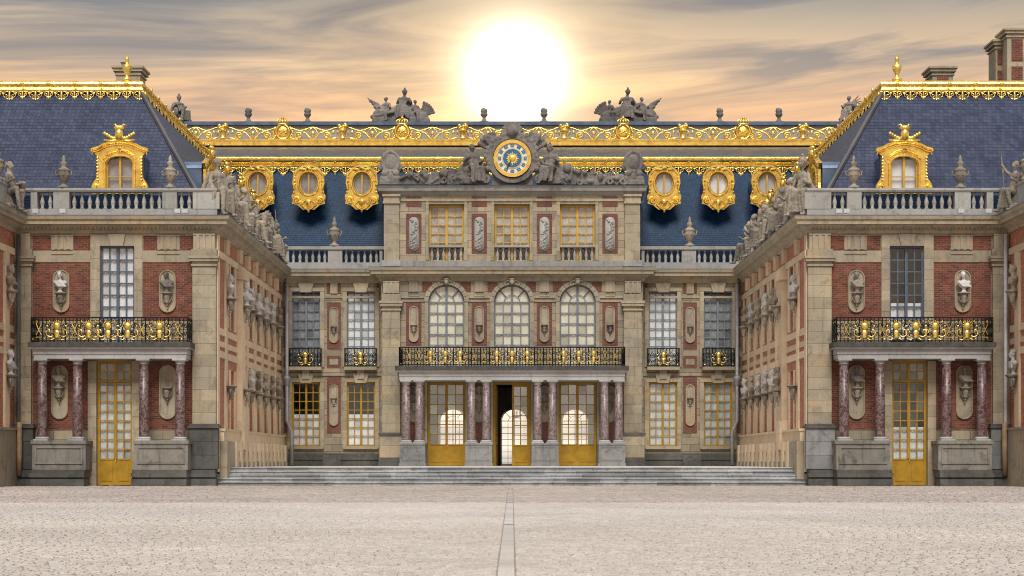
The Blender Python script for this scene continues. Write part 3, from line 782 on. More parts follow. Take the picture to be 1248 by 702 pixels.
def railing(parent, mx, x0, x1, z0, h, masks, crosses=(), scale=1.0, name='balcony_railing', ends=None, gold='gold_fine', mesh=None):
    """wrought iron rail in local x,z with gilded masks; ends = depth of the side returns"""
    mb = MB(); g = MB()
    def run(fx, a, b):
        mb.tube([fx(a, h), fx(b, h)], .032, 6); mb.tube([fx(a, .05), fx(b, .05)], .026, 6); mb.tube([fx(a, h - .13), fx(b, h - .13)], .014, 5)
        n = max(1, int(abs(b - a) / .16)); st = (b - a) / n
        for k in range(n + 1): mb.tube([fx(a + k * st, 0.0), fx(a + k * st, h)], .016 if k % 3 else .028, 4)
        for k in range(n):
            x = a + (k + .5) * st
            for zc, sg_ in ((.32 * h, 1), (.68 * h, -1)):
                mb.tube([fx(x + q[0] * .9, zc + q[2] * 1.6) for q in spiral(0, 0, st * .46, 1.1, k * PI, sg_, 8)], .019, 4)
            if k % 2: g.tube([fx(x - .03, .80 * h), fx(x + .03, .87 * h)], .022, 4); g.tube([fx(x + .03, .80 * h), fx(x - .03, .87 * h)], .022, 4)
            if k % 3 == 0: g.ball(fx(x, .12 * h), .03, 6, 4)
    run(lambda x, z: (x, 0, z0 + z), x0, x1)
    if ends:
        run(lambda x, z: (x0, x, z0 + z), 0, ends); run(lambda x, z: (x1, x, z0 + z), 0, ends)
    for cx in crosses:
        for sx in (-1, 1): g.tube([(cx - .11 * sx, -.02, z0 + .30), (cx, -.03, z0 + .52), (cx + .11 * sx, -.02, z0 + .78)], .022, 5)
        g.tube([(cx - .12, -.02, z0 + .2), (cx + .12, -.02, z0 + .2)], .03, 5)
    o = mb.build(name, 'iron', parent, mx)
    if g.v: g.build('gilded_tracery', gold, o, mx, kind='stuff')
    for x in masks: link('gilded_mask', mesh or mask_me, o, mx=mx @ T((x, -.05, z0 + .06)) @ SCL(scale, 1, h / 1.0 * .98))
    return o

def column(parent, mx, x, y, z0, z1, r, shaft_mat):
    h = z1 - z0
    o = MB().lathe([(r * 1.02, .16), (r, .22), (r, h * .35), (r * .86, h - .24)], 20).build('column', shaft_mat, parent, mx @ T((x, y, z0)), smooth=True)
    q = mx @ T((x, y, z0))
    MB().box(-r * 1.45, r * 1.45, -r * 1.45, r * 1.45, 0, .07).lathe([(r * 1.38, .07), (r * 1.42, .11), (r * 1.2, .15), (r * 1.15, .165)], 16).build('column_base', 'stone_white', o, q)
    MB().lathe([(r * .9, h - .245), (r * .98, h - .22), (r * .88, h - .20), (r * .9, h - .13), (r * 1.25, h - .08)], 16).box(-r * 1.35, r * 1.35, -r * 1.35, r * 1.35, h - .08, h).build('capital', 'stone_white', o, q)
    return o
def triglyph(mb, x0, x1, z0, z1, y=-.05, n=3):
    mb.box(x0, x1, y, 0, z0, z1)
    w = (x1 - x0) / (2 * n + 1)
    for k in range(n): mb.box(x0 + w * (2 * k + 1), x0 + w * (2 * k + 2), y - .03, y - .0005, z0 + .03, z1 - .05)
    mb.box(x0 - .01, x1 + .01, y - .035, -.001, z1 - .045, z1 + .012)
def pipe(parent, pts, r, mat, name='downpipe'):
    return MB().tube(pts, r, 10).build(name, mat, parent, smooth=True)

def flood(x, y, z, label):
    mb = MB().box(-.13, .13, -.08, .08, .10, .28).box(-.02, .02, -.02, .02, 0, .10).box(-.08, .08, -.08, .08, 0, .02)
    tag(mb.build('floodlight', 'lamp_grey', mx=T((x, y, z))), label, 'floodlight', 'small floodlights on the cornices')

# ------------------------------------------------------------------ the two wings
UO = 21.6
ZC = 11.72                                            # top of the main cornice
CORN = [(0, 10.96), (.07, 10.97), (.10, 11.12), (.16, 11.16), (.30, 11.24), (.32, 11.31), (.52, 11.32), (.53, 11.47), (.60, 11.52), (.64, 11.66), (.60, 11.69), (-.3, 11.72), (-.3, 10.96)]
ORD = ['first', 'second', 'third', 'fourth', 'fifth', 'sixth', 'seventh', 'eighth']
fig_meshes = [carve(seated_figure(11, side=-1, prop='shield'), 'statue', 'statue_stone'),
              carve(seated_figure(23, helmet=True, prop='shield', side=-1), 'statue', 'statue_stone'),
              carve(seated_figure(37, raised=-1, prop='staff', side=1), 'statue', 'statue_stone'),
              carve(seated_figure(41, prop='horn', wings=True), 'statue', 'statue_stone')]
FIGTXT = ['bareheaded with round shield', 'in a helmet with round shield', 'raising a staff', 'with wings and horn of plenty']

def heap(seed):
    r = random.Random(seed); mb = MB()
    mb.box(-.9, .9, -.35, .35, 0, .3); mb.ball((0, 0, .75), (.45, .3, .6), 10, 8); mb.ball((.05, -.05, 1.35), (.2, .2, .24), 10, 8)
    for k in range(18):
        p = (r.uniform(-.8, .8), r.uniform(-.35, .2), r.uniform(.3, 1.2)); k_ = k % 3
        if k_ == 0: mb.ball(p, (r.uniform(.14, .32), .14, r.uniform(.14, .3)), 8, 6)
        elif k_ == 1: cap(mb, (p[0] * .4, 0, .6), (p[0] * 1.3, p[1], p[2] + .4), .09, .12)
        else: mb.ball(p, r.uniform(.12, .2), 8, 6)
    return carve(mb, 'armour_trophy', 'statue_stone', .04, .09, .13, 1)
heap_meshes = [heap(2), heap(19)]

def build_wing(sg):
    left = sg < 0
    wn = 'white-curtained wing' if left else 'tall-chimneyed wing'
    W = thing('palace_wing', 'brick and stone palace wing with bright white curtained window and low grey chimney' if left else
              'brick and stone palace wing with dark upper window and two tall brick chimneys', 'palace wing', (sg * 17, 8, 0), 'wings either side of the court')
    I = Matrix.Identity(4)
    def rx(a, b):
        p, q = sg * (624.5 - a) / 28.0, sg * (624.5 - b) / 28.0
        return (min(p, q), max(p, q))
    cx = lambda a: sg * (624.5 - a) / 28.0
    Z = P0.z
    # walls -------------------------------------------------------------
    wa, wb = rx(122.6, 164.4); da, db = rx(118.5, 161.8)
    xa, xb = sorted((sg * UC, sg * (UO + .2)))
    wz0, wz1 = 6.18, Z(300); dz1 = Z(440)
    wall_grid('front_wall', 'stone_wall', W, I, xa, xb, -.1, 10.98, [(wa, wb, wz0, wz1), (da, db, -.1, dz1)], .5)
    FC = T((sg * UC, 0, 0)) @ RZ(-sg * PI / 2)         # court side wall: local x runs along y
    dr = -sg
    FO = T((sg * UO, 0, 0)) @ RZ(-sg * PI / 2)
    piers = [2.0, 5.5, 7.9, 10.3, 12.7, 15.1, 17.5]
    wins = [3.75, 6.7, 9.1, 11.5, 13.9, 16.3, 18.7]
    holes = []
    for v in wins:
        holes += [(v * dr - .55, v * dr + .55, 2.45, 5.2), (v * dr - .55, v * dr + .55, 7.1, 10.0)]
    a, b = sorted((.02 * dr, 20.4 * dr))
    wall_grid('side_wall', 'brick_pale', W, FC, a, b, .5, 10.98, holes, .45)
    a, b = sorted((-6 * dr, .02 * dr))
    wall_grid('side_wall', 'brick_pale', W, FO, a, b, -.1, 10.98, [], .45)
    MB().box(sg * UO, sg * 31, -6.02, -5.6, -.1, 11.6).build('end_wall', 'stone_wall', W)
    MB().box(sg * 31, sg * 31.4, -6, 26, -.1, 11.6).build('outer_wall', 'stone_wall', W)
    MB().box(sg * (UC + .5), sg * 31, 24.5, 25, -.1, 11.6).build('rear_wall', 'stone_wall', W)
    MB().box(sg * (UC + .46), sg * 31, .51, 24.5, 11.5, 11.62).box(sg * (UO + .46), sg * 31, -5.6, .5, 11.5, 11.62).build('attic_floor', 'lead', W)
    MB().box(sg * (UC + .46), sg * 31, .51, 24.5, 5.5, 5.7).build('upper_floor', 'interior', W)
    # front: brick panels -------------------------------------------------
    def slab(name, mat, a, b, z0, z1, y=-.02):
        p, q = rx(a, b); return MB().box(p, q, y, -.0005, z0, z1).build(name, mat, W)
    for a, b in ((40.5, 110.5), (175, 235.8)):
        slab('brick_panel', 'brick', a, b, Z(390), Z(320.5)); slab('brick_panel', 'brick', a, b, Z(523), Z(440))
    for a, b in ((40.5, 63), (90.5, 110.5), (175.5, 192), (220, 236)):
        slab('brick_panel', 'brick', a, b, Z(304.5), Z(287.5))
    # band, surrounds and triglyphs
    slab('stone_band', 'stone', 40.3, 111, Z(319.6), Z(306), -.05); slab('stone_band', 'stone', 174.6, 236, Z(319.6), Z(306), -.05)
    p, q = rx(111, 122.6); blocks(W, I, p, q, 6.2, Z(286), .46, -.07, -.0005, seed=71)
    p, q = rx(164.4, 174.6); blocks(W, I, p, q, 6.2, Z(286), .46, -.07, -.0005, seed=72)
    p, q = rx(108, 118.5); blocks(W, I, p, q, 0, Z(440), .5, -.09, -.0005, seed=73)
    p, q = rx(161.8, 171); blocks(W, I, p, q, 0, Z(440), .5, -.09, -.0005, seed=74)
    p, q = rx(122.6, 164.4); MB().box(p, q, -.07, -.0005, Z(299.8), Z(286)).build('window_lintel', 'stone', W)
    kp = [(cx(136) , Z(300)), (cx(151), Z(300)), (cx(154), Z(285.5)), (cx(133), Z(285.5))]
    MB().prism(kp, -.14, -.0705).build('keystone', 'stone', W)
    for a, b in ((63.3, 90), (192.3, 219.7)):
        tm = MB(); p, q = rx(a, b); triglyph(tm, p, q, Z(304.5), Z(287)); tm.box(p, q, -.085, -.0505, Z(310), Z(308.5)); tm.build('triglyph', 'stone', W)
    # pilasters of dressed blocks
    for a, b, pr in ((236, 264.7, .22), (19, 40, .20)):
        p, q = rx(a, b)
        MB().box(p + .02, q - .02, -pr + .03, -.001, 2.6, 9.55).build('pilaster', 'stone', W)
        blocks(W, I, p, q, 2.68, 9.52, .50, -pr, -.002, 'stone', .62, seed=int(a))
        MB().box(p - .05, q + .05, -pr - .06, -.0012, 9.53, 9.62).box(p - .02, q + .02, -pr - .02, -.0012, 9.62, 9.74).box(p - .12, q + .12, -pr - .13, -.0012, 9.74, 9.86).box(p - .16, q + .16, -pr - .17, -.0012, 9.86, 9.97).build('pilaster_capital', 'stone', W)
        MB().box(p - .04, q + .04, -pr - .05, -.0012, 9.98, 10.27).build('architrave', 'stone', W)
        tm = MB(); triglyph(tm, p + .05, q - .05, Z(305), Z(286), -pr - .02); tm.build('triglyph', 'stone', W)
        blocks(W, I, p - .12, q + .12, .72, 2.5, .60, -pr - .16, -.0014, 'stone_base' if left else 'stone_grey', None, seed=int(a) + 1)
        MB().box(p - .18, q + .18, -pr - .23, -.0016, 2.5, 2.6).box(p - .12, q + .12, -pr - .15, -.0016, 2.6, 2.68).build('pedestal_cap', 'stone_base', W)
    # base courses
    for a, b in ((2, 107.5), (163.5, 266)):
        p, q = rx(a, b)
        MB().box(p, q, -.55, -.0018, -.02, .30).box(p + .03, q - .03, -.50, -.0018, .30, .38).box(p, q, -.58, -.0018, .38, .55).box(p + .04, q - .04, -.46, -.0018, .55, .70).build('base_course', 'stone_base', W)
    # portico: pedestals, columns, entablature, balcony
    PP = Px(-.85)
    def qx(a, b=None):
        if b is None: return sg * (624.5 - a) / PP.s
        return sorted((qx(a), qx(b)))
    zt = PP.z(537)
    for a, b in ((42, 107), (166, 231)):
        p, q = qx(a, b)
        MB().box(p, q, -1.15, -.02, .70, zt - .14).box(p - .05, q + .05, -1.20, -.02, zt - .14, zt).build('pedestal', 'stone_worn', W)
        MB().ring([(p + .12, .95), (q - .12, .95), (q - .12, zt - .25), (p + .12, zt - .25)], [(p + .2, 1.03), (q - .2, 1.03), (q - .2, zt - .33), (p + .2, zt - .33)], -1.19, -1.1501).build('pedestal_panel', 'stone_worn', W)
        MB().box(p + .0, q - .0, -1.45, -.5, -.02, .3).box(p + .03, q - .03, -1.38, -.5, .3, .38).box(p - .02, q + .02, -1.48, -.5, .38, .55).box(p + .02, q - .02, -1.3, -.5, .55, .699).build('base_course', 'stone_base', W)
    ze = PP.z(437.5)
    for c in (52, 95, 176, 220):
        column(W, I, qx(c), -.85, zt, ze, .215, 'marble_red')
    p, q = qx(44, 229)
    MB().box(p, q, -1.12, -.0021, ze, ze + .2).box(p - .03, q + .03, -1.16, -.0021, ze + .2, ze + .42).box(p - .14, q + .14, -1.3, -.0021, ze + .42, ze + .5).build('entablature', 'stone_white', W)
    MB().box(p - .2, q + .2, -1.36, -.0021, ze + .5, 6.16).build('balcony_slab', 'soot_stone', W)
    p, q = qx(41, 230.5)
    railing(W, T((0, -1.15, 0)), p, q, 6.17, 1.05, [qx(v) for v in (72.3, 111, 134.4, 158.2, 196.7)], [qx(v) for v in (50.3, 93.8, 175.5, 219)], ends=1.1)
    # window and door
    window(W, T((0, .10, 0)), wa, wb, wz0, wz1, 2, 8, 'blue_paint', curtain=('curtain_white', 0.0, 1.0) if left else ('curtain_white', 0.05, .42), mt=.058, mullion=.12, edge=.08)
    window(W, T((0, .13, 0)), da, db, 0.02, dz1, 2, 8, 'yellow_paint', name='door', bottom=1.05, transom=(Z(466), 2), curtain=('curtain_dim', .2, .8 if left else .47), mt=.045, edge=.11, mullion=.13, handle=True)
    # niches with busts
    for k, (c, tone, v) in enumerate(((75.6, 'w', 0), (205, 'k' if left else 'g', 1))):
        niche(W, T((0, -.02, 0)), cx(c), Z(381), Z(329), .36)
        bracket(W, T((0, -.03, 0)), cx(c), Z(357), .30)
        where = ('white' if tone == 'w' else 'grey') + ' marble bust in the oval upper niche of the ' + wn
        bust(I, cx(c), Z(357), where, tone, v, .23, .98)
    for k, c in enumerate((73.6, 205)):
        niche(W, T((0, -.02, 0)), cx(c), Z(511), Z(445), .36, plaque=True)
        bracket(W, T((0, -.055, 0)), cx(c), Z(472), .30)
        if k == 0 or not left:
            bust(I, cx(c), Z(472), ('grey' if k else 'weathered') + ' bust in ground floor niche of the ' + wn + (', nearer the court' if k else ', farther from the court'), 'k' if k else 'g', k, .25, 1.0)
    # cornice, dentils, balustrade -------------------------------------------------
    path = [(UO, -6), (UO, 0), (UC, 0), (UC, 20.3)]
    sweep(path, CORN, 'cornice', 'stone', W, sg)
    sweep(path, [(.64, 11.665), (.645, 11.70), (-.3, 11.745), (-.3, 11.725)], 'cornice_flashing', 'lead_blue', W, sg)
    dm = MB(); x = UC + .1
    while x < UO - .4:
        dm.box(sg * x, sg * (x + .09), -.26, -.1, 11.13, 11.22); x += .17
    dm.build('dentils', 'stone', W, kind='stuff')
    sweep([(UO + .35, -6), (UO + .35, -.02 + .35), (UC - .0, .35)], [(.35, 11.75), (.35, 12.05), (.0, 12.05), (.0, 11.75)], 'balustrade_plinth', 'stone_pale', W, sg)
    rail = sweep([(UO + .35, -6), (UO + .35, .33), (UC - .0, .33)], [(.36, 12.78), (.40, 12.85), (.38, 12.95), (-.04, 12.95), (-.06, 12.85), (-.02, 12.78)], 'balustrade_rail', 'stone_pale', W, sg)
    bx = [51, 60.6] + [90 + 9.45 * k for k in range(12)] + [221, 230.5]
    balusters(rail, T((0, -.04, 0)), [cx(v) for v in bx], 12.05, .735)
    for a, b in ((38, 46), (65.5, 85), (198.5, 216), (235.5, 268)):
        p, q = rx(a, b); MB().box(p, q, -.02, .34, 12.05, 12.78).build('balustrade_die', 'stone_pale', W)
    urn(cx(77), .16, 12.95, 'tall stone urn on the balustrade of the ' + wn + ', farther from the court', .92)
    urn(cx(207), .16, 12.95, 'tall stone urn on the balustrade of the ' + wn + ', between dormer and court corner', .92)
    # court side parapet and its carved panels
    sweep([(UC, 1.2), (UC, 20.2)], [(-.35, 11.74), (-.35, 12.85), (-.75, 12.85), (-.75, 11.74)], 'parapet', 'stone_pale', W, sg)
    sweep([(UC, 1.2), (UC, 20.2)], [(-.28, 12.86), (-.28, 12.98), (-.82, 12.98), (-.82, 12.86)], 'parapet_coping', 'stone_pale', W, sg)
    for k in range(12):
        y = 1.6 + k * 1.55
        MB().box(sg * (UC + .349), sg * (UC + .27), y, y + 1.25, 11.95, 12.7).build('parapet_panel', 'stone_cream', W)
    # court side wall trim ----------------------------------------------------------
    def sl(name, mat, v0, v1, z0, z1, out, inn=.0005):
        p, q = sorted((v0 * dr, v1 * dr)); return MB().box(p, q, -out, -inn, z0, z1).build(name, mat, W, FC)
    sl('corner_stone', 'stone_cream', -.0, .45, .6, 10.95, .05)
    for z0, z1 in ((6.62, 6.92), (6.10, 6.34), (5.62, 5.92)): sl('string_course', 'stone_cream', .46, 20, z0, z1, .06)
    sl('architrave', 'stone_cream', 0, 20, 9.98, 10.27, .09)
    sl('plinth', 'stone_cream', .5, 20, 1.95, 2.4, .22); sl('plinth_cap', 'stone_cream', .45, 20, 2.4, 2.5, .28)
    for k in range(13):                                  # uprights of the bench-like plinth
        v = 2.6 + k * 1.36
        sl('plinth_upright', 'stone_cream', v, v + .55, TZ, 1.949, .42); sl('plinth_shelf', 'stone', v + .56, v + 1.35, TZ + .62, TZ + .74, .34); sl('plinth_shelf', 'stone', v + .56, v + 1.35, TZ + .02, TZ + .25, .40)
    sl('plinth_back', 'stone_base', .5, 20, .6, 1.948, .05); sl('plinth_block', 'stone', .5, 2.5, .0, 1.948, .36)
    for k, v in enumerate(piers):
        if k == 1:
            sl('pilaster', 'stone_cream', v - .45, v + .45, 2.5, 9.5, .28); sl('pilaster_capital', 'stone_cream', v - .55, v + .55, 9.52, 9.96, .42); sl('pilaster_base', 'stone_cream', v - .55, v + .55, 1.6, 2.95, .40)
        else:
            sl('pier_strip', 'stone_cream', v - .24, v + .24, 2.5, 9.97, .10)
        tm = MB(); triglyph(tm, v * dr - .32, v * dr + .32, 10.3, 10.93, -.16); tm.build('triglyph', 'stone_cream', W, FC)
        o_ = .28 if k == 1 else .10
        for row, zb in ((0, 8.35), (1, 4.45)):
            bracket(W, FC @ T((0, -o_ + .02, 0)), v * dr, zb, .34, 1.1)
            if row == 1 and k < 2 and left or row == 1 and k == 0 or (row == 0 and k == 1 and not left): continue
            tone = random.Random(k * 5 + row + (3 if left else 0)).choice('wwg')
            lab = f"{'white' if tone == 'w' else 'weathered'} bust, {'upper' if row == 0 else 'lower'} row on {wn}'s court wall, {ORD[k]} pier from corner"
            bust(FC, v * dr, zb, lab, tone, k + row, o_ + .14, 1.15, turn=random.Random(k).uniform(-.5, .5))
    for k, v in enumerate(wins):
        for z0, z1 in ((2.45, 5.2), (7.1, 10.0)):
            for s2 in (-1, 1):
                sl('window_jamb', 'stone_cream', v + s2 * .56 - (0 if s2 > 0 else .2), v + s2 * .56 + (.2 if s2 > 0 else 0), z0 - .1, z1 + .0, .07)
            window(W, FC @ T((0, .15, 0)), v * dr - .54, v * dr + .54, z0 + .01, z1 - .01, 2, 7, 'ochre_paint' if z0 < 5 else 'grey_paint', panes='joined', curtain=('curtain_white', 0, .6))
        for p2 in (v - 1.0, v + 1.0):
            if abs(p2 - 20) > 1.5 and p2 > 1.5: sl('brick_chain', 'stone_cream', p2 - .08, p2 + .08, 7.1, 9.97, .04)
    # outer wall trim
    def so_(name, mat, v0, v1, z0, z1, out):
        p, q = sorted((v0 * dr, v1 * dr)); return MB().box(p, q, -out, -.0005, z0, z1).build(name, mat, W, FO)
    for z0, z1 in ((6.62, 6.92), (6.10, 6.34), (5.62, 5.92)): so_('string_course', 'stone_cream', -6, -.4, z0, z1, .06)
    so_('architrave', 'stone_cream', -6, 0, 9.98, 10.27, .09); so_('plinth', 'stone', -6, 0, 0, 2.4, .22); so_('plinth_cap', 'stone', -6, 0, 2.4, 2.5, .28)
    for v in (-1.5, -3.9): so_('pier_strip', 'stone_cream', v - .3, v + .3, 2.5, 9.97, .10); bracket(W, FO @ T((0, -.08, 0)), v * dr, 8.35, .34, 1.1); bracket(W, FO @ T((0, -.08, 0)), v * dr, 4.75, .34, 1.1)
    bust(FO, -1.5 * dr, 8.35, 'grey bust on the upper bracket by the outer downpipe of the ' + wn, 'g', 1, .24, 1.15)
    bust(FO, -1.5 * dr, 4.75, 'white bust on the lower bracket by the outer downpipe of the ' + wn, 'w', 2, .24, 1.15)
    x = sg * (UO - .22)
    pipe(W, [(x, -.35, 10.9), (x, -.35, 2.6), (x - sg * .05, -.38, 2.4), (x - sg * .05, -.38, .6)], .085, 'stone_base' if left else 'lamp_grey')
    MB().lathe([(.11, 0), (.12, .9), (.11, 2.3)], 10, (x - sg * .12, -.62, .45)).build('pipe_shoe', 'rust_pipe', W, smooth=True)
    x = sg * (UC - .38)
    pipe(W, [(x, 19.55, 10.9), (x, 19.55, 3.3), (x - sg * .3, 19.35, 2.7), (x - sg * .3, 19.35, .85)], .10, 'zinc_pipe')
    MB().lathe([(.1, 0), (.13, .1), (.2, .35), (.24, .5), (.1, .62)], 10, (x, 19.55, 5.2)).build('pipe_hopper', 'zinc_pipe', W, smooth=True)
    # roof -------------------------------------------------------------------------
    ub, yb, zb = 13.25, 1.5, 11.7; ut, yt, zt_ = 17.2, 4.8, 18.2
    rf = MB().add([(sg * 33, yb, zb), (sg * ub, yb, zb), (sg * ub, 24.6, zb), (sg * 33, yt, zt_), (sg * ut, yt, zt_), (sg * ut, 26, zt_), (sg * 33, 26, zt_), (sg * 33, 24.6, zb)],
                  [(0, 1, 4, 3), (1, 2, 5, 4), (3, 4, 5, 6), (0, 3, 6, 7)])
    roof = rf.build('roof', 'slate_wing', W)
    MB().box(sg * 14.0, sg * 33, yb - .12, yb - .02, zb, 12.86).build('balustrade_gap_shade', 'gap_shade', roof)  # dark strip added behind the balusters to stand for shade
    hv = [Vector((sg * ub, yb, zb)), Vector((sg * ut, yt, zt_))]
    MB().tube([hv[0] + Vector((0, -.02, 0)), hv[1] + Vector((0, -.02, 0))], .13, 8).build('hip_flashing', 'lead', roof)
    MB().add([(sg * 33, yt + .3, 18.7), (sg * (ut + .3), yt + .3, 18.7), (sg * (ut + .3), 26, 18.7), (sg * (ut + 4), 26, 19.25), (sg * (ut + 4), yt + 4, 19.25), (sg * 33, yt + 4, 19.25)], [(0, 1, 4, 5), (1, 2, 3, 4)]).build('upper_roof', 'lead', roof)
    tp = [(33, yt), (ut, yt), (ut, 25.5)]
    trim = sweep(tp, [(.05, 18.18), (.13, 18.20), (.16, 18.28), (.07, 18.31), (.03, 18.42), (.07, 18.48), (.10, 18.56), (.06, 18.66), (-.10, 18.76), (-.5, 18.78), (-.5, 18.18)], 'gilded_cornice', 'gold', W, sg)
    a, b = sorted((sg * (ut - .25), sg * 26)); fringe(trim, T((0, yt - .16, 0)), a, b, 18.21)
    FR = T((sg * (ut - .12), 0, 0)) @ RZ(-sg * PI / 2)
    a, b = sorted((4.7 * dr, 22 * dr)); fringe(trim, FR @ T((0, -.04, 0)), a, b, 18.21, .8)
    fm = MB().lathe([(.22, 0), (.22, .12), (.10, .2), (.08, .32), (.20, .55), (.22, .72), (.10, .8), (.07, .92), (.11, 1.0), (.07, 1.1), (.02, 1.22)], 12)
    tag(fm.build('gilded_finial', 'gold', mx=T((sg * 17.95, yt + .35, 18.775)), smooth=True), 'gilded urn finial on the roof corner of the ' + wn, 'finial', 'gilded roof finials')
    # front dormer and court side dormers
    wing_dormer(W, T((cx(146.5) * 28 / 27.4, yb + .05, 13.0)) @ SCL(1.0, 1, 1.02))
    for k, y in enumerate((4.3, 8.4, 12.5, 16.6)):
        wing_dormer(W, T((sg * 13.95, y, 12.98)) @ RZ(-sg * PI / 2) @ SCL(.9, 1, .9), win=False, rooflen=2.2)
    # chimneys
    PC = Px(9)
    def chim(a, b, top, zb_=18.8, brickp=True, yd=9.0):
        Q = Px(yd); p, q = sorted(((a - 624.5) / Q.s, (b - 624.5) / Q.s)); zt2 = Q.z(top)
        c = MB().box(p, q, yd, yd + 1.2, zb_, zt2 - .25).box(p - .06, q + .06, yd - .06, yd + 1.26, zt2 - .42, zt2 - .34).box(p - .13, q + .13, yd - .13, yd + 1.33, zt2 - .249, zt2 - .1).box(p - .2, q + .2, yd - .2, yd + 1.4, zt2 - .1, zt2).build('chimney', 'stone', W)
        if brickp:
            w = q - p; z = zb_ + .1
            while z < zt2 - .8:
                h = min(1.3, zt2 - .5 - z); MB().box(p + w * .22, q - w * .22, yd - .03, yd - .0005, z + .05, z + h).build('brick_panel', 'brick', c); z += h + .22
        return c
    if left:
        c = chim(142, 171, 81, brickp=False); MB().lathe([(.12, 0), (.14, .1), (.1, .25), (.16, .3)], 8, (Px(9).x(148), 9.5, Px(9).z(81))).build('chimney_pot', 'statue_dark', c)
        MB().lathe([(.8, 0), (.75, .2), (.45, .45), (.3, .75), (.1, .9)], 10, (Px(9).x(4), 9.5, 18.9)).build('chimney_cowl', 'rust_pipe', c, smooth=True)
    else:
        chim(1137, 1162, 81.5, 18.8, True); chim(1214, 1224, 49, 18.8, True); chim(1228, 1252, 35, 18.8, True, 8.2)
    # statues along the court parapet, and one at the inner corner of the outer wall
    for k, y in enumerate((.75, 3.7, 6.5, 9.3, 12.1, 14.9, 17.7)):
        m_i = (k + (0 if left else 1)) % 4
        ang = -sg * PI / 2 + sg * (.75 if k == 0 else .25 + .2 * (k % 3))
        tag(link('seated_statue', fig_meshes[m_i], mx=T((sg * (UC + .02), y, 11.76)) @ RZ(ang) @ SCL(-1.2 if (k % 2) else 1.2, 1.2, 1.28 if k == 0 else 1.12)),
            f"seated statue {FIGTXT[m_i]}, {ORD[k]} from corner on {wn}'s court parapet", 'statue', 'seated statues on the parapets')
    for k, y in enumerate((2.2, 5.1, 7.9, 10.7, 13.5, 16.3)):
        tag(link('armour_trophy', heap_meshes[k % 2], mx=T((sg * (UC + .05), y, 11.76)) @ RZ(-sg * PI / 2 + .3 * (k % 3 - 1)) @ SCL(.62, .9, 1.25 + .12 * (k % 3))),
            f"carved trophy of armour between {ORD[k]} and {ORD[k + 1]} statues on {wn}'s parapet", 'carving', 'trophies between the parapet statues')
    tag(link('seated_statue', fig_meshes[3 if left else 2], mx=T((sg * (UO - .05), -.95, 11.76)) @ RZ(-sg * PI / 2 + sg * .2) @ SCL(1.0, 1.0, 1.05)),
        'weathered seated statue beside the outer end of the ' + wn + "'s balustrade", 'statue', 'seated statues on the parapets')
    urn(sg * (UO + .16), -2.0, 12.95, 'stone urn on the outer parapet beyond the seated statue of the ' + wn, .92)
    MB().box(sg * (UO), sg * (UO + .35), -6, -.5, 12.05, 12.78).build('balustrade_die', 'stone_pale', W)
    for k, c in enumerate((47, 80, 219, 228)):
        flood(cx(c), -.35, 11.715, f'small grey floodlight on the cornice of the {wn}, {ORD[k]} from its outer end')
    return W
wingL = build_wing(-1)
wingR = build_wing(1)

# ------------------------------------------------------------------ the main building between the wings
B = thing('palace_main_building', 'central palace building with gilded roof crest, clock pediment and three yellow doors', 'palace', (0, 26, 0))
I4 = Matrix.Identity(4)
A, S20 = Px(19.0), Px(20.0)
AW = 7.2                                               # half width of the projecting centre
FA, F20 = T((0, 19, 0)), T((0, 20, 0))
def ax(p): return (p - 625) / A.s
def sxx(p): return (p - 625) / S20.s
doors = [-3.61, 0.0, 3.61]
z_sp, z_ar = A.z(368), A.z(347)
holes = []; arches = []
for c in doors:
    holes += [(c - 1.05, c + 1.05, TZ - .1, 5.42), (c - .985, c + .985, 6.2, z_ar), (c - .97, c + .97, 12.06, 15.2)]
    arches.append((c - .985, c + .985, z_sp, z_ar))
wall_grid('front_wall', 'stone_wall', B, FA, -AW, AW, TZ - .2, 11.7, holes[0::3] + holes[1::3], .55, arches)
wall_grid('attic_wall', 'stone_wall', B, FA, -7.05, 7.05, 11.75, 15.8, holes[2::3], .45)
MB().box(-7.05, -6.6, 19.451, 25, 11.75, 15.8).box(6.6, 7.05, 19.451, 25, 11.75, 15.8).build('attic_side', 'stone_wall', B)
MB().box(-7.1, 7.1, 19.1, 25.4, 16.1, 16.2).build('attic_roof', 'lead_blue', B)
MB().box(-AW, -AW + .5, 19.551, 20.6, TZ, 11.7).box(AW - .5, AW, 19.551, 20.6, TZ, 11.7).build('return_wall', 'stone_wall', B)
MB().box(-7.0, 7.0, 19.56, 33.5, 5.75, 6.0).box(-13.3, 13.3, 20.56, 33.5, 11.5, 11.7).build('upper_floor', 'interior', B)
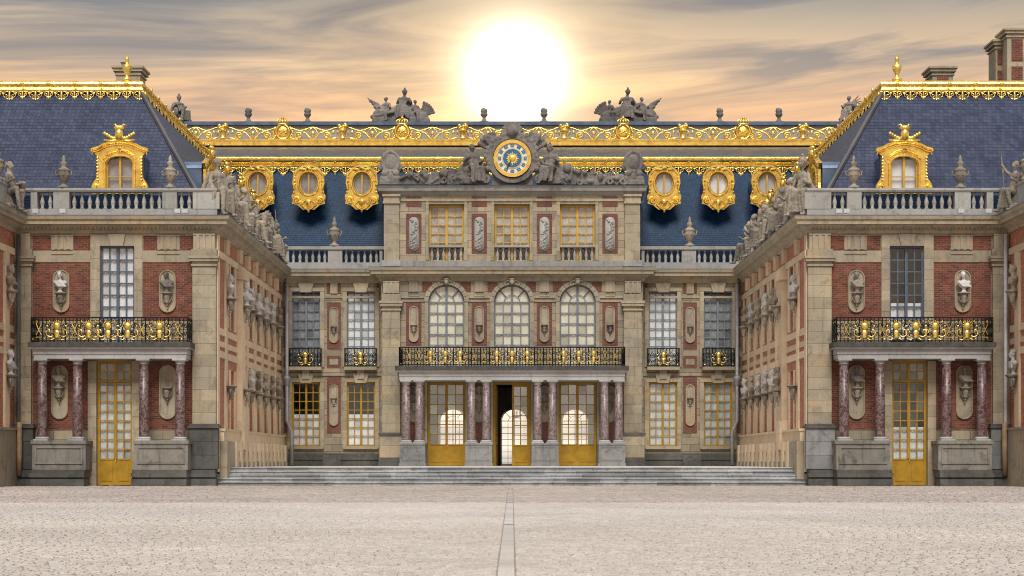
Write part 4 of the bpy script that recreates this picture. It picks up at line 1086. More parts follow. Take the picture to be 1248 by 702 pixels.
for sg in (-1, 1):
    h = []
    for c in (374, 441):
        a, b = sorted((sg * (625 - c - 17.2) / S20.s, sg * (625 - c + 17.2) / S20.s))
        h += [(a, b, 1.9, S20.z(466)), (a, b, 6.4, S20.z(355.6))]
    a, b = sorted((sg * AW, sg * (UC + .3)))
    wall_grid('front_wall', 'stone_wall', B, F20, a, b, TZ - .2, 11.7, h, .5)
    def sx2(p, q=None):
        if q is None: return sg * (625 - p) / S20.s
        return sorted((sx2(p), sx2(q)))
    sz = S20.z
    rw = random.Random(4 + sg)
    for i, (a, b, z0, z1) in enumerate(h):
        up = i % 2
        window(B, T((0, 20.12, 0)), a, b, z0, z1, 2, 7 if not up else 8, 'grey_paint' if up else 'yellow_paint', panes='joined', mt=.045, edge=.09 if not up else .06, mullion=.11,
               curtain=('curtain_grey' if up and i == 1 else ('curtain_white' if up or sg < 0 else 'curtain_dim'), 0, .50 if (sg < 0 and not up) else .97))
        # surrounds
        for s2 in (-1, 1):
            e = a if s2 < 0 else b
            blocks(B, F20, *sorted((e + s2 * .001, e + s2 * .24)), z0 - .1, z1 + .02, .52, -.065, -.0005, seed=80 + i)
        MB().box(a - .25, b + .25, -.08, -.0006, z1 + .021, z1 + .22).build('window_lintel', 'stone', B, F20)
        cxm = (a + b) / 2
        MB().prism([(cxm - .3, z1 - .04), (cxm + .3, z1 - .04), (cxm + .45, z1 + .5), (cxm - .45, z1 + .5)], -.15, -.0805).build('keystone', 'stone', B, F20)
        if up:
            MB().box(a - .12, b + .12, -.42, -.0006, 6.12, 6.3).build('window_sill', 'stone', B, F20)
            railing(B, T((0, 19.66, 0)), a - .08, b + .08, 6.305, 1.0, [cxm], (), .9, ends=.3)
            tm = MB(); triglyph(tm, cxm - .2, cxm + .2, 5.62, 6.115, -.2); tm.build('console', 'stone', B, F20)
        else:
            MB().box(a - .2, b + .2, -.14, -.0006, z0 - .16, z0 - .002).build('window_sill', 'stone', B, F20)
    # brick panels and niches of the pier between the two windows
    a, b = sx2(399.5, 416.3)
    for z0, z1 in ((sz(425.6), sz(368.5)), (sz(448.5), sz(433.6)), (sz(528), sz(459)), (sz(358), sz(343.6))):
        MB().box(a, b, -.02, -.0005, z0, z1).build('brick_panel', 'brick_centre', B, F20)
    c = sx2(408)
    tm = MB(); triglyph(tm, c - .2, c + .2, sz(358), sz(343.6), -.06); tm.build('triglyph', 'stone', B, F20)
    MB().box(c - .24, c + .24, -.05, -.0201, sz(444.5), sz(437.5)).build('plaque', 'stone', B, F20)
    niche(B, F20 @ T((0, -.02, 0)), c, sz(418), sz(374), .26, plaque=True); bracket(B, F20 @ T((0, -.05, 0)), c, sz(398), .24, .8)
    niche(B, F20 @ T((0, -.02, 0)), c, sz(519), sz(468.5), .25, plaque=True); bracket(B, F20 @ T((0, -.05, 0)), c, sz(485), .24, .8)
    for px0, px1 in ((346.5, 350.5), (460, 463)):
        p, q = sx2(px0, px1)
        for z0, z1 in ((sz(528), sz(470)), (sz(448), sz(434)), (sz(424), sz(374)), (sz(358), sz(343.6))):
            MB().box(p, q, -.015, -.0005, z0, z1).build('brick_panel', 'brick_centre', B, F20)
    # string course, base, frieze trims
    p, q = sorted((sg * (AW + .01), sg * (UC + .2)))
    MB().box(p, q, -.07, -.0007, sz(458), sz(455)).build('string_course', 'stone', B, F20); MB().box(p, q, -.05, -.0007, sz(363.5), sz(361)).build('string_course', 'stone', B, F20)
    MB().box(p, q, -.20, -.0007, TZ, 1.15).box(p, q, -.26, -.0007, 1.15, 1.28).box(p, q, -.16, -.0007, 1.28, 1.5).build('base_course', 'stone_base', B, F20)
    p, q = sx2(395, 417); MB().box(p, q, -.32, -.0008, TZ, 1.42).build('base_block', 'stone_base', B, F20)
    # balustrade
    p, q = sorted((sg * (AW - .2), sg * (UC + .2)))
    MB().box(p, q, .0, .4, 11.745, 12.12).build('balustrade_plinth', 'stone_pale', B, F20)
    rl = MB().box(p, q, -.04, .44, 12.84, 13.02).build('balustrade_rail', 'stone_pale', B, F20)
    balusters(rl, F20, [sx2(v) for v in (358, 366, 374, 381.7, 389.4, 396.4)] + [sx2(v) for v in (422.5, 430, 437.5, 445, 452.5, 459.5)], 12.12, .72)
    for a_, b_ in ((344, 353), (400.5, 418), (463.5, 467)):
        p, q = sx2(a_, b_); MB().box(p, q, .03, .37, 12.12, 12.84).build('balustrade_die', 'stone_pale', B, F20)
    urn(sx2(408), 20.2, 13.02, 'stone urn on low balustrade before blue slates, beside the ' + ('white-curtained wing' if sg < 0 else 'tall-chimneyed wing'), 1.05)
    # centre pilasters
    p, q = sorted((sg * 6.14, sg * 7.12))
    MB().box(p + .02, q - .02, -.22, -.001, 2.6, 9.4).build('pilaster', 'stone', B, FA)
    blocks(B, FA, p, q, 2.62, 9.32, .52, -.25, -.002, 'stone', .6, seed=40 + sg)
    MB().box(p - .05, q + .05, -.32, -.0012, 9.33, 9.42).box(p - .02, q + .02, -.27, -.0012, 9.42, 9.58).box(p - .13, q + .13, -.4, -.0012, 9.58, 9.72).box(p - .17, q + .17, -.44, -.0012, 9.72, 9.86).build('pilaster_capital', 'stone', B, FA)
    MB().box(p - .03, q + .03, -.28, -.0012, 9.87, 10.25).build('architrave', 'stone', B, FA)
    tm = MB(); triglyph(tm, p + .05, q - .05, 10.28, 10.93, -.26); tm.build('triglyph', 'stone', B, FA)
    blocks(B, FA, p - .14, q + .14, TZ + .45, 2.5, .66, -.42, -.0014, 'stone', None, seed=50 + sg)
    MB().box(p - .2, q + .2, -.5, -.0016, 2.5, 2.61).build('pedestal_cap', 'stone_base', B, FA)
    MB().box(p - .2, q + .2, -.52, -.0016, TZ, TZ + .2).box(p - .17, q + .17, -.48, -.0016, TZ + .2, TZ + .44).build('base_course', 'stone_base', B, FA)
    # attic pilasters
    p, q = sorted((sg * 6.2, sg * 7.04))
    MB().box(p + .02, q - .02, -.16, -.001, 12.0, 15.4).build('pilaster', 'stone', B, FA)
    blocks(B, FA, p, q, 12.1, 15.2, .5, -.18, -.002, 'stone', .6, seed=60 + sg)
    MB().box(p - .05, q + .05, -.26, -.0012, 15.21, 15.33).box(p - .02, q + .02, -.22, -.0012, 15.33, 15.6).box(p - .08, q + .08, -.3, -.0012, 15.6, 15.72).build('pilaster_capital', 'stone', B, FA)
    MB().box(p - .1, q + .1, -.3, -.0012, 11.76, 12.09).build('pilaster_base', 'stone_pale', B, FA)

# centre bays: brick panels, niches, reliefs
az = A.z
relief_src = MB(); rr = random.Random(3)
relief_src.prism(stadium(0, 0, 1.9, .27), -.02, 0.0)
for k in range(26):
    relief_src.ball((rr.uniform(-.17, .17), -.03, .15 + k * .063), (rr.uniform(.03, .09), .045, rr.uniform(.03, .09)), 7, 5)
rel_me = relief_src.mesh('carved_relief', True); rel_me.materials.append(M['stone_pale'])
for c0 in (505.3, 585.1, 664.5, 744.5):
    c = ax(c0); w = .42
    MB().box(c - w, c + w, -.02, -.0005, az(421), az(368.5)).build('brick_panel', 'brick_centre', B, FA)
    niche(B, FA @ T((0, -.02, 0)), c, az(417), az(373), .26, plaque=True); bracket(B, FA @ T((0, -.05, 0)), c, az(396), .26, .85)
    MB().box(c - w, c + w, -.02, -.0005, az(309), az(260.5)).build('brick_panel', 'brick_centre', B, FA)
    link('carved_relief', rel_me, B, mx=FA @ T((c, -.021, az(306.5))))
    MB().box(c - w, c + w, -.02, -.0005, az(252), az(239.5)).build('brick_panel', 'brick_centre', B, FA)
    for s2 in (-1, 1):
        MB().box(c + s2 * .46, c + s2 * 1.0 if abs(c + s2) > .1 else c + s2 * .9, -.015, -.0005, az(356), az(343.5)).build('brick_panel', 'brick_centre', B, FA) if abs(c + s2 * 1.0) < 6.1 else None
    tm = MB(); triglyph(tm, c - .26, c + .26, az(356), az(342.5), -.06); tm.box(c - .28, c + .28, -.09, -.0605, az(361.5), az(360)); tm.build('triglyph', 'stone', B, FA)
    # ground floor niche between the columns
    MB().box(c - .42, c + .42, -.02, -.0005, 1.6, 5.35).build('brick_panel', 'brick_centre', B, FA)
    niche(B, FA @ T((0, -.02, 0)), c, 3.2, 5.2, .27); bracket(B, FA @ T((0, -.05, 0)), c, 4.25, .26, .85)
for k, c0 in enumerate((505.3, 585.1, 664.5, 744.5)):
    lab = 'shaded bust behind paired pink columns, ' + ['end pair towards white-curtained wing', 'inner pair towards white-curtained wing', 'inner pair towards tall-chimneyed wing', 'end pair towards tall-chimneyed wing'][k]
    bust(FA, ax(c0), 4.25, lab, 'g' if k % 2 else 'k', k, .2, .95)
prev = -6.1
for c in doors + [99]:
    nx = c - 1.0 if c < 50 else 6.1
    MB().box(prev, nx, -.06, -.0007, az(363.5), az(360.5)).build('impost_band', 'stone', B, FA); MB().box(prev, nx, -.05, -.0007, az(368), az(366)).build('impost_band', 'stone', B, FA); prev = c + 1.0
for c in doors:                                          # archivolts of wedge stones
    n = 11
    for k in range(n):
        a0, a1 = PI * k / n + .012, PI * (k + 1) / n - .012
        ro = 1.24 if k != n // 2 else 1.34
        f = lambda a, r, s: (c + r * math.cos(a), z_sp + (r * (z_ar - z_sp) / .985) * math.sin(a))
        pts = [f(a0, .99, 0), f((a0 + a1) / 2, .99, 0), f(a1, .99, 0), f(a1, ro, 0), f((a0 + a1) / 2, ro, 0), f(a0, ro, 0)]
        MB().prism(pts, -.10 if k != n // 2 else -.2, -.0008).build('arch_stone', 'stone', B, FA)
    for s2 in (-1, 1):
        blocks(B, FA, *sorted((c + s2 * .987, c + s2 * 1.2)), 6.2, z_sp - .01, .5, -.07, -.0006, seed=int(90 + c + s2))
        blocks(B, FA, *sorted((c + s2 * .975, c + s2 * 1.14)), 12.1, 15.34, .5, -.06, -.0006, seed=int(95 + c + s2))
        MB().box(c + s2 * 1.051, c + s2 * 1.16, -.06, -.0006, TZ, 5.42).build('door_jamb', 'stone', B, FA)
    km_ = MB().ball((c, -.24, z_ar + .14), (.13, .1, .16), 10, 8).ball((c, -.26, z_ar + .28), (.17, .1, .08), 8, 6)
    for s2 in (-1, 1): km_.tube([(c + s2 * .1, -.2, z_ar + .2), (c + s2 * .25, -.16, z_ar + .22), (c + s2 * .32, -.12, z_ar + .1)], .05, 6)
    km_.build('carved_keystone', 'stone', B, FA, smooth=True)
    window(B, T((0, 19.12, 0)), c - .98, c + .98, 6.22, z_ar - .01, 2, 6, 'grey_paint', arch=z_ar - z_sp, mt=.05, mullion=.11, curtain=('curtain_cream', 0, .98))
    window(B, T((0, 19.3, 0)), c - .965, c + .965, 12.07, 15.19, 2, 6, 'ochre_paint', mt=.04, mullion=.13, edge=.11, curtain=('curtain_beige', .30, 1))
    rl = MB().box(c - .965, c + .965, .02, .3, 12.84, 12.96).build('balustrade_rail', 'stone_pale', B, FA)
    balusters(rl, FA @ T((0, -.02, 0)), [c - .8 + .32 * k for k in range(6)], 12.07, .77)
MB().box(-6.1, 6.1, -.12, -.0008, 11.76, 12.06).build('attic_plinth', 'stone_pale', B, FA)
MB().box(-6.15, 6.15, -.06, -.0008, 15.36, 15.5).build('attic_band', 'stone', B, FA)
path = [(UC - .3, 20), (AW + .02, 20), (AW + .02, 19), (-AW - .02, 19), (-AW - .02, 20), (-UC + .3, 20)]
sweep(path, CORN, 'cornice', 'stone', B)
sweep(path, [(.64, 11.665), (.645, 11.70), (-.3, 11.745), (-.3, 11.725)], 'cornice_flashing', 'lead_blue', B)
sweep([(7.05, 25), (7.05, 19), (-7.05, 19), (-7.05, 25)], [(0, 15.7), (.08, 15.74), (.12, 15.84), (.3, 15.9), (.34, 16.05), (.42, 16.16), (-.2, 16.16), (-.2, 15.7)], 'attic_cornice', 'stone_pale', B)
sweep([(7.05, 25), (7.05, 19), (-7.05, 19), (-7.05, 25)], [(.43, 16.165), (.44, 16.2), (-.2, 16.24), (-.2, 16.205)], 'cornice_flashing', 'lead_blue', B)

# portico: pedestals, column pairs, entablature, balcony
Q = Px(17.2)
qz = Q.z
ze = qz(463.5)
for cpair in ((-129, -113), (-49.4, -31.4), (31.2, 49.2), (112.8, 130)):
    xs = [v / Q.s for v in cpair]; p, q = xs[0] - .33, xs[1] + .33
    MB().box(p, q, 16.85, 18.9, TZ + .001, 1.95).box(p - .04, q + .04, 16.8, 18.9, TZ + .001, TZ + .16).box(p - .03, q + .03, 16.81, 18.9, 1.95, 2.04).build('pedestal', 'stone_grey', B)
    MB().ring([(p + .12, 1.1), (q - .12, 1.1), (q - .12, 1.85), (p + .12, 1.85)], [(p + .17, 1.15), (q - .17, 1.15), (q - .17, 1.8), (p + .17, 1.8)], 16.82, 16.8499).build('pedestal_panel', 'stone_grey', B)
    for x in xs: column(B, I4, x, 17.2, 2.04, ze, .225, 'marble_pink')
MB().box(-6.05, 6.05, 16.93, 18.9985, ze, ze + .2).box(-6.08, 6.08, 16.9, 18.9985, ze + .2, ze + .45).box(-6.2, 6.2, 16.75, 18.9985, ze + .45, ze + .53).build('entablature', 'stone_white', B)
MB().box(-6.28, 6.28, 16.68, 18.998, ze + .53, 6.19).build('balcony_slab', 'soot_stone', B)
railing(B, T((0, 16.85, 0)), -6.05, 6.05, 6.2, .98, [v / Q.s for v in (-99, -81, -63, -18.5, 0, 18.5, 62.5, 81, 99)], [v / Q.s for v in (-125, -113, -46, -34, 34, 46, 113, 125)], .72, ends=2.1, gold='gold_dull', mesh=mask_dull)

# doors: two closed, the middle one with one leaf standing open
for k, c in enumerate(doors):
    if k != 1:
        window(B, T((0, 19.25, 0)), c - 1.04, c + 1.04, TZ + .02, 5.41, 2, 6, 'yellow_paint', name='door', bottom=1.05, mt=.045, edge=.13, mullion=.13, glass=pane_cl, handle=True)
    else:
        MB().box(c - 1.04, c - .93, 19.25, 19.33, TZ, 5.41).box(c + .93, c + 1.04, 19.25, 19.33, TZ, 5.41).box(c - .93, c + .93, 19.25, 19.33, 5.29, 5.41).build('door_frame', 'yellow_paint', B)
        window(B, T((0, 19.26, 0)), c + .0, c + .925, TZ + .02, 5.28, 2, 6, 'yellow_paint', name='door', bottom=1.05, mt=.045, edge=.10, mullion=.05, leaves=1, glass=pane_cl, handle=False)
        window(B, T((c - .90, 19.36, 0)) @ RZ(R(84)), 0, .92, TZ + .02, 5.28, 2, 6, 'yellow_paint', name='door', bottom=1.05, mt=.045, edge=.10, mullion=.05, leaves=1, glass=pane_cl)

# vestibule behind the doors, lit by the garden arches at the back
YR = 34.0
PR = Px(YR)
rar = [(553 - 625) / PR.s, (628 - 625) / PR.s, (702 - 625) / PR.s]
hr = [(c - .86, c + .86, TZ, PR.z(498)) for c in rar]; ra = [(c - .86, c + .86, PR.z(513), PR.z(498)) for c in rar]
wall_grid('rear_wall', 'hall_plaster', B, T((0, YR, 0)), -13.3, 13.3, 0, 22.6, hr, .5, ra)
MB().box(-6.5, 6.5, 19.56, YR - .001, TZ - .2, TZ + .002).build('vestibule_floor', 'terrace_stone', B)
MB().box(-6.9, -6.5, 19.56, YR - .001, TZ - .2, 5.74).box(6.5, 6.9, 19.56, YR - .001, TZ - .2, 5.74).build('vestibule_wall', 'hall_plaster', B)
for c in rar:
    window(B, T((0, YR + .1, 0)), c - .85, c + .85, TZ + .02, PR.z(498) - .01, 2, 7, 'iron', name='garden_window', panes='joined', arch=PR.z(498) - PR.z(513), mt=.03, mullion=.06, edge=.05, glass=pane_cl)
lan = MB().tube([(0, 0, 2.3), (0, 0, 1.15)], .012, 5).lathe([(.02, 1.15), (.2, 1.0), (.2, .98)], 6).lathe([(.2, .35), (.16, .25), (.03, .18)], 6)
for k in range(6):
    a = PI * k / 3; lan.tube([(.19 * math.cos(a), .19 * math.sin(a), .35), (.19 * math.cos(a), .19 * math.sin(a), .99)], .014, 4)
lo = lan.build('hall_lantern', 'gold_dull', mx=T((.25, 26, 3.42)))
MB().lathe([(.03, .4), (.035, .55), (.01, .65)], 6).build('candle', 'enamel_white', lo, T((.25, 26, 3.42)))
tag(lo, 'hanging gilt lantern seen through the open middle door', 'lantern')
for s_ in (-1, 1): MB().box(s_ * 12.9, s_ * 13.3, 20.6, YR, 0, 11.49).build('side_wall', 'hall_plaster', B)

# roof: steep slates, lead upper slope, gilded edge and crest
RX = 19.5
roof = MB().add([(-RX, 21.6, 11.7), (RX, 21.6, 11.7), (RX, 24.6, 18.1), (-RX, 24.6, 18.1)], [(0, 1, 2, 3)]).build('roof', 'slate_main', B)
for s_ in (-1, 1): MB().box(s_ * 7.2, s_ * RX, 21.45, 21.57, 11.7, 12.95).build('balustrade_gap_shade', 'gap_shade', roof)  # same painted shade strip behind the low balustrades
MB().add([(-RX - 6, 24.7, 18.72), (RX + 6, 24.7, 18.72), (RX + 6, 29.3, 20.36), (-RX - 6, 29.3, 20.36)], [(0, 1, 2, 3)]).build('upper_roof', 'lead', roof)
trim = sweep([(RX, 24.6), (-RX, 24.6)], [(.05, 18.18), (.14, 18.20), (.17, 18.28), (.10, 18.31), (.12, 18.44), (.22, 18.48), (.30, 18.58), (.32, 18.70), (.26, 18.79), (-.1, 18.79), (-.1, 18.18)], 'gilded_cornice', 'gold', B)
fringe(trim, T((0, 24.44, 0)), -RX + 1, RX - 1, 18.21)
PG = Px(29.0)
crest = MB().box(-23, 23, 28.95, 29.25, 20.34, 20.66).box(-23, 23, 28.9, 29.3, 20.62, 20.70).build('roof_crest', 'gold', B)
def shield_mesh():
    mb = MB()
    mb.ball((0, 0, .45), (.40, .16, .46), 14, 10); mb.box(-.52, .52, -.1, .12, 0, .14)
    mb.ring(circle(0, .46, .46, .50, 20), circle(0, .46, .36, .40, 20), -.16, .0)
    for k in range(5): mb.ball((-.2 + .1 * k, -.15, .46 + .08 * math.cos(k * 2.4)), .065, 7, 5)
    mb.lathe([(.34, .90), (.36, .98), (.28, 1.0)], 12, ry=.55)
    for k in range(5):
        a = -.30 + .15 * k; mb.tube([(a, -.1, .98), (a * 1.15, -.05, 1.16), (a * .4, 0, 1.3)], .045, 6)
    mb.ball((0, 0, 1.34), (.09, .08, .1), 8, 6); mb.tube([(0, 0, 1.38), (0, 0, 1.52)], .035, 5, .01)
    for sx in (-1, 1): mb.tube([(sx * x, y, z) for x, y, z in spiral(.48, .22, .16, 1.3, PI, -1)], .06, 6); mb.tube([(.42 * sx, -.05, .8), (.55 * sx, -.05, .62), (.46 * sx, -.05, .4)], .06, 6)
    me = mb.mesh('crowned_shield', True); me.materials.append(M['gold']); return me
def vase_mesh():
    mb = MB().lathe([(.24, 0), (.24, .1), (.16, .16), (.18, .3), (.22, .5), (.28, .62), (.2, .66)], 12)
    rv = random.Random(9)
    for k in range(12): mb.ball((rv.uniform(-.26, .26), rv.uniform(-.12, .12), .80 + rv.uniform(-.12, .16)), .11, 7, 5)
    for sx in (-1, 1): mb.tube([(.2 * sx, 0, .55), (.36 * sx, 0, .5), (.3 * sx, 0, .25)], .05, 6)
    me = mb.mesh('flower_vase', True); me.materials.append(M['gold']); return me
sh_me, va_me = shield_mesh(), vase_mesh()
def scroll_panel(w):
    mb = MB(); h = w / 2
    pts = [(-h + w * k / 20, 0, .66 + .10 * math.cos(4 * PI * k / 20) - .02) for k in range(21)]
    mb.tube(pts, .05, 6)
    for sx in (-1, 1):
        mb.tube([(sx * x, y, z) for x, y, z in spiral(h * .56, .25, .25, 1.5, -PI / 2, 1, 22)], .055, 6)
        mb.tube([(sx * h, 0, .12), (sx * h * .85, 0, .08), (sx * h * .56, 0, .02)], .05, 6)
        mb.tube([(sx * h * .56, 0, .5), (sx * h * .3, 0, .42), (sx * h * .12, 0, .12), (0, 0, .06)], .05, 6)
        mb.tube([(sx * h * .05, 0, .1), (sx * h * .22, 0, .35), (sx * h * .12, 0, .6), (0, 0, .74)], .05, 6)
        mb.ball((sx * h * .56, -.02, .25), .09, 8, 6); mb.ball((sx * h * .3, -.02, .58), (.12, .05, .09), 8, 6); mb.ball((sx * h * .82, -.02, .45), (.1, .05, .12), 8, 6)
    mb.ball((0, -.02, .38), (.12, .06, .16), 8, 6)
    me = mb.mesh('scroll_panel', True); me.materials.append(M['gold_fine']); return me
items = [(-272 - 81, 'S'), (-352.5, 'V'), (-279.5, 'S'), (-206.5, 'V'), (-134, 'S'), (-60, 'V'), (1.5, 'V'), (63.7, 'V'), (135.5, 'S'), (208.6, 'V'), (282, 'S'), (355, 'V')][1:]
xs = [v / PG.s for v, _ in items]
for x, (v, t_) in zip(xs, items):
    link('crowned_shield' if t_ == 'S' else 'flower_vase', sh_me if t_ == 'S' else va_me, crest, mx=T((x, 29.08, 20.70)))
bounds = [-21] + xs + [21]
for a, b in zip(bounds, bounds[1:]):
    w = b - a - .6
    if w > .5: link('scroll_panel', scroll_panel(w), crest, mx=T(((a + b) / 2, 29.1, 20.72)))

# round gilded dormer windows in the slates
def oeil(mx):
    n = 40
    inn = circle(0, 1.52, .52, .64, n)
    out = []
    for k in range(n):
        a = PI / 2 - 2 * PI * k / n
        x, z = math.cos(a), math.sin(a)
        if z > -.1: out.append((.98 * x * (1 if z > .4 else .94), 1.52 + 1.02 * z))
        else:
            t_ = (-z - .1) / .9; wv = .92 - .12 * math.sin(t_ * PI * 1.2) + .16 * math.exp(-((t_ - .55) / .18) ** 2)
            xx = wv * (1 if x >= 0 else -1) * (1 if abs(x) > .45 else abs(x) / .45 * .95)
            out.append((xx, 1.52 - 1.52 * t_ * (1.0 if abs(x) < .3 else .86)))
    mb = MB().ring(out, inn, 0, .22)
    mb.tube([(x, -.03, z) for x, z in circle(0, 1.52, .58, .70, 24)] + [(0, -.03, 2.22)], .06, 6)
    mb.tube([(x * .95, -.04, z - .03) for x, z in out[-12:] + out[:13]], .07, 6)
    for sx in (-1, 1):
        mb.tube([(sx * x, y - .03, z) for x, y, z in spiral(.66, .52, .22, 1.4, 0, 1)], .065, 6)
        mb.tube([(.2 * sx, -.05, .55), (.42 * sx, -.05, .3), (.2 * sx, -.04, .1), (0, -.03, .02)], .07, 6)
        for q in range(4): mb.ball((sx * (.84 - .02 * q), -.03, 1.0 + .22 * q), .075, 7, 5)
        mb.ball((.3 * sx, -.06, 2.3), (.2, .08, .08), 8, 5)
    mb.ball((0, -.06, 2.36), (.16, .12, .14), 8, 6); mb.ball((0, -.06, .4), (.16, .1, .2), 8, 6); mb.ball((0, -.03, -.05), (.07, .06, .12), 8, 6)
    o = mb.build('round_dormer', 'gold', B, mx)
    w = MB().ring(circle(0, 1.52, .53, .65, 24), circle(0, 1.52, .46, .58, 24), .08, .16).box(-.045, .045, .07, .16, .95, 2.1)
    wo = w.build('window', 'ochre_paint', o, mx)
    MB().prism(circle(0, 1.52, .5, .62, 24), .12, .126).build('pane', 'glass', wo, mx)
    MB().prism(circle(0, 1.52, .53, .66, 24), .24, .25).build('curtain', 'curtain_grey' if mx.translation.x < 0 else 'curtain_white', wo, mx)
    MB().prism(circle(0, 1.52, .86, .98, 20), .26, 2.4).build('dormer_roof', 'lead_blue', o, mx)
PO = Px(22.3)
for p in (-310, -248, -183, 185.5, 251.5, 311):
    oeil(T((p / PO.s, 22.3, PO.z(256))) @ SCL(1.0, 1, 1.0))

# rear attic behind the crest, with its skyline of trophies and vases
ZR = PR.z(151)
MB().box(-22, 22, YR - .6, YR + .5, 18, ZR - .22).build('rear_attic', 'stone_pale', B)
MB().box(-22, 22, YR - .8, YR + .6, ZR - .22, ZR).build('rear_coping', 'lead_blue', B)
MB().add([(-RX - 6, 29.32, 20.3), (RX + 6, 29.32, 20.3), (RX + 6, YR - .6, 20.5), (-RX - 6, YR - .6, 20.5)], [(0, 1, 2, 3)]).build('upper_roof', 'lead', B)
def trophy(seed):
    r = random.Random(seed); mb = MB(); f = 1 if seed == 5 else -1
    def put_fig(sd_, x, z, sc, rot, **kw):
        src = seated_figure(sd_, **kw); mx_ = T((x, 0, z)) @ RZ(rot) @ SCL(sc * 1.15, sc, sc)
        mb.add([tuple(mx_ @ Vector(v)) for v in src.v], src.f)
    mb.box(-1.5, 1.5, -.35, .35, 0, .28); mb.ball((0, .1, .5), (1.2, .35, .55), 12, 8)
    put_fig(seed + 1, .02 * f, .15, .88, .15 * f, helmet=True)
    put_fig(seed + 2, -.80 * f, .05, .72, -.6 * f, side=-f, prop='shield')
    put_fig(seed + 3, .82 * f, .02, .66, .65 * f, side=f)
    for x, z, w in ((-1.75, 1.5, .16), (-1.45, 1.1, .2)):                    # furled standards
        b_, e = Vector((-.7 * f, .15, .3)), Vector((x * f, .1, z)); cap(mb, b_, e, .04, .04)
        for q in range(5): cap(mb, b_.lerp(e, .35 + .13 * q), b_.lerp(e, .2 + .14 * q) + Vector((.28 * f, 0, .12 - .05 * q)), w * .6, w * .5)
    for k in range(6):                                                        # palm fronds
        a = R(20 + 11 * k); cap(mb, (1.0 * f, .1, .35), ((1.0 + .75 * math.cos(a)) * f, .05, .35 + .9 * math.sin(a)), .07, .05); mb.ball(((1.0 + .75 * math.cos(a)) * f, .05, .35 + .9 * math.sin(a)), (.09, .07, .1), 8, 6)
    mb.ball((-1.2 * f, -.2, .45), (.3, .12, .34), 10, 8); mb.ball((1.2 * f, -.2, .38), (.26, .14, .26), 10, 8); cap(mb, (-1.5 * f, -.2, .35), (-.4 * f, -.35, .6), .12, .09)
    return carve(mb, 'trophy', 'statue_dark', .032, .03, .07, 0)
for p, sd, nm in ((490, 5, 'white-curtained'), (766, 12, 'tall-chimneyed')):
    tag(link('stone_trophy', trophy(sd), mx=T(((p - 625) / PR.s, YR - .1, ZR + .002)) @ SCL(1.22, 1.05, 1.10)), f'dark carved trophy of flags and armour on the skyline, towards the {nm} wing', 'sculpture', 'trophies on the skyline')
sv = MB().lathe([(.40, 0), (.40, .1), (.2, .16), (.13, .28), (.10, .38), (.2, .5), (.26, .62), (.18, .72), (.24, .80), (.2, .92), (.08, 1.02)], 12)
rv = random.Random(2)
for k in range(8): sv.ball((rv.uniform(-.13, .13), rv.uniform(-.1, .1), .9 + rv.uniform(-.1, .12)), .1, 6, 4)
sv_me = sv.mesh('stone_finial', True); sv_me.materials.append(M['statue_dark'])
for p, lab in ((304, 'next to the white-curtained wing roof'), (376, 'between the white-curtained wing and its trophy'), (591, 'over the clock, on the white-curtained wing side'), (664, 'over the clock, on the tall-chimneyed wing side'), (878, 'between the tall-chimneyed wing and its trophy'), (950, 'next to the tall-chimneyed wing roof')):
    tag(link('stone_finial', sv_me, mx=T(((p - 625) / PR.s, YR - .1, ZR + .002)) @ SCL(.95)), 'small dark stone vase on skyline ' + lab, 'finial', 'vases on the skyline')
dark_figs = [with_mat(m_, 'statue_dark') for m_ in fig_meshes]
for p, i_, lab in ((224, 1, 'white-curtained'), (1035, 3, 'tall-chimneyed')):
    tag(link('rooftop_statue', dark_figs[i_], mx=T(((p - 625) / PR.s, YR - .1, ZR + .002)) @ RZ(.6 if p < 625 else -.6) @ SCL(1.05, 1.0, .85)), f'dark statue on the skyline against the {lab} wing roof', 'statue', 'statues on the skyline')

# ------------------------------------------------------------------ clock and the carved pediment around it
ZP = 16.245
CK = Vector((.02, 18.78, A.z(194)))
clk = MB().prism(circle(0, 0, .98, .98, 48), .0, .14).build('clock', 'enamel_white', mx=T(CK))
tag(clk, 'round blue and gold clock with sun face in the pediment', 'clock')
kx = T(CK)
MB().ring(circle(0, 0, 1.03, 1.03, 48), circle(0, 0, .84, .84, 48), -.07, .16).build('rim', 'gold', clk, kx)
MB().ring(circle(0, 0, .56, .56, 40), circle(0, 0, .51, .51, 40), -.03, -.001).build('inner_ring', 'gold_fine', clk, kx)
MB().prism(circle(0, 0, .51, .51, 40), -.02, -.001).build('blue_centre', 'enamel_blue', clk, kx)
pts = []
for k in range(32):
    r = .40 if k % 2 == 0 else .24
    if k % 4 == 2: r = .33
    pts.append((r * math.sin(2 * PI * k / 32), r * math.cos(2 * PI * k / 32)))
MB().prism(pts, -.035, -.0201).ball((0, -.04, 0), (.18, .06, .18), 12, 8).build('sun_face', 'gold_fine', clk, kx)
num = ['XII', 'I', 'II', 'III', 'IV', 'V', 'VI', 'VII', 'VIII', 'IX', 'X', 'XI']
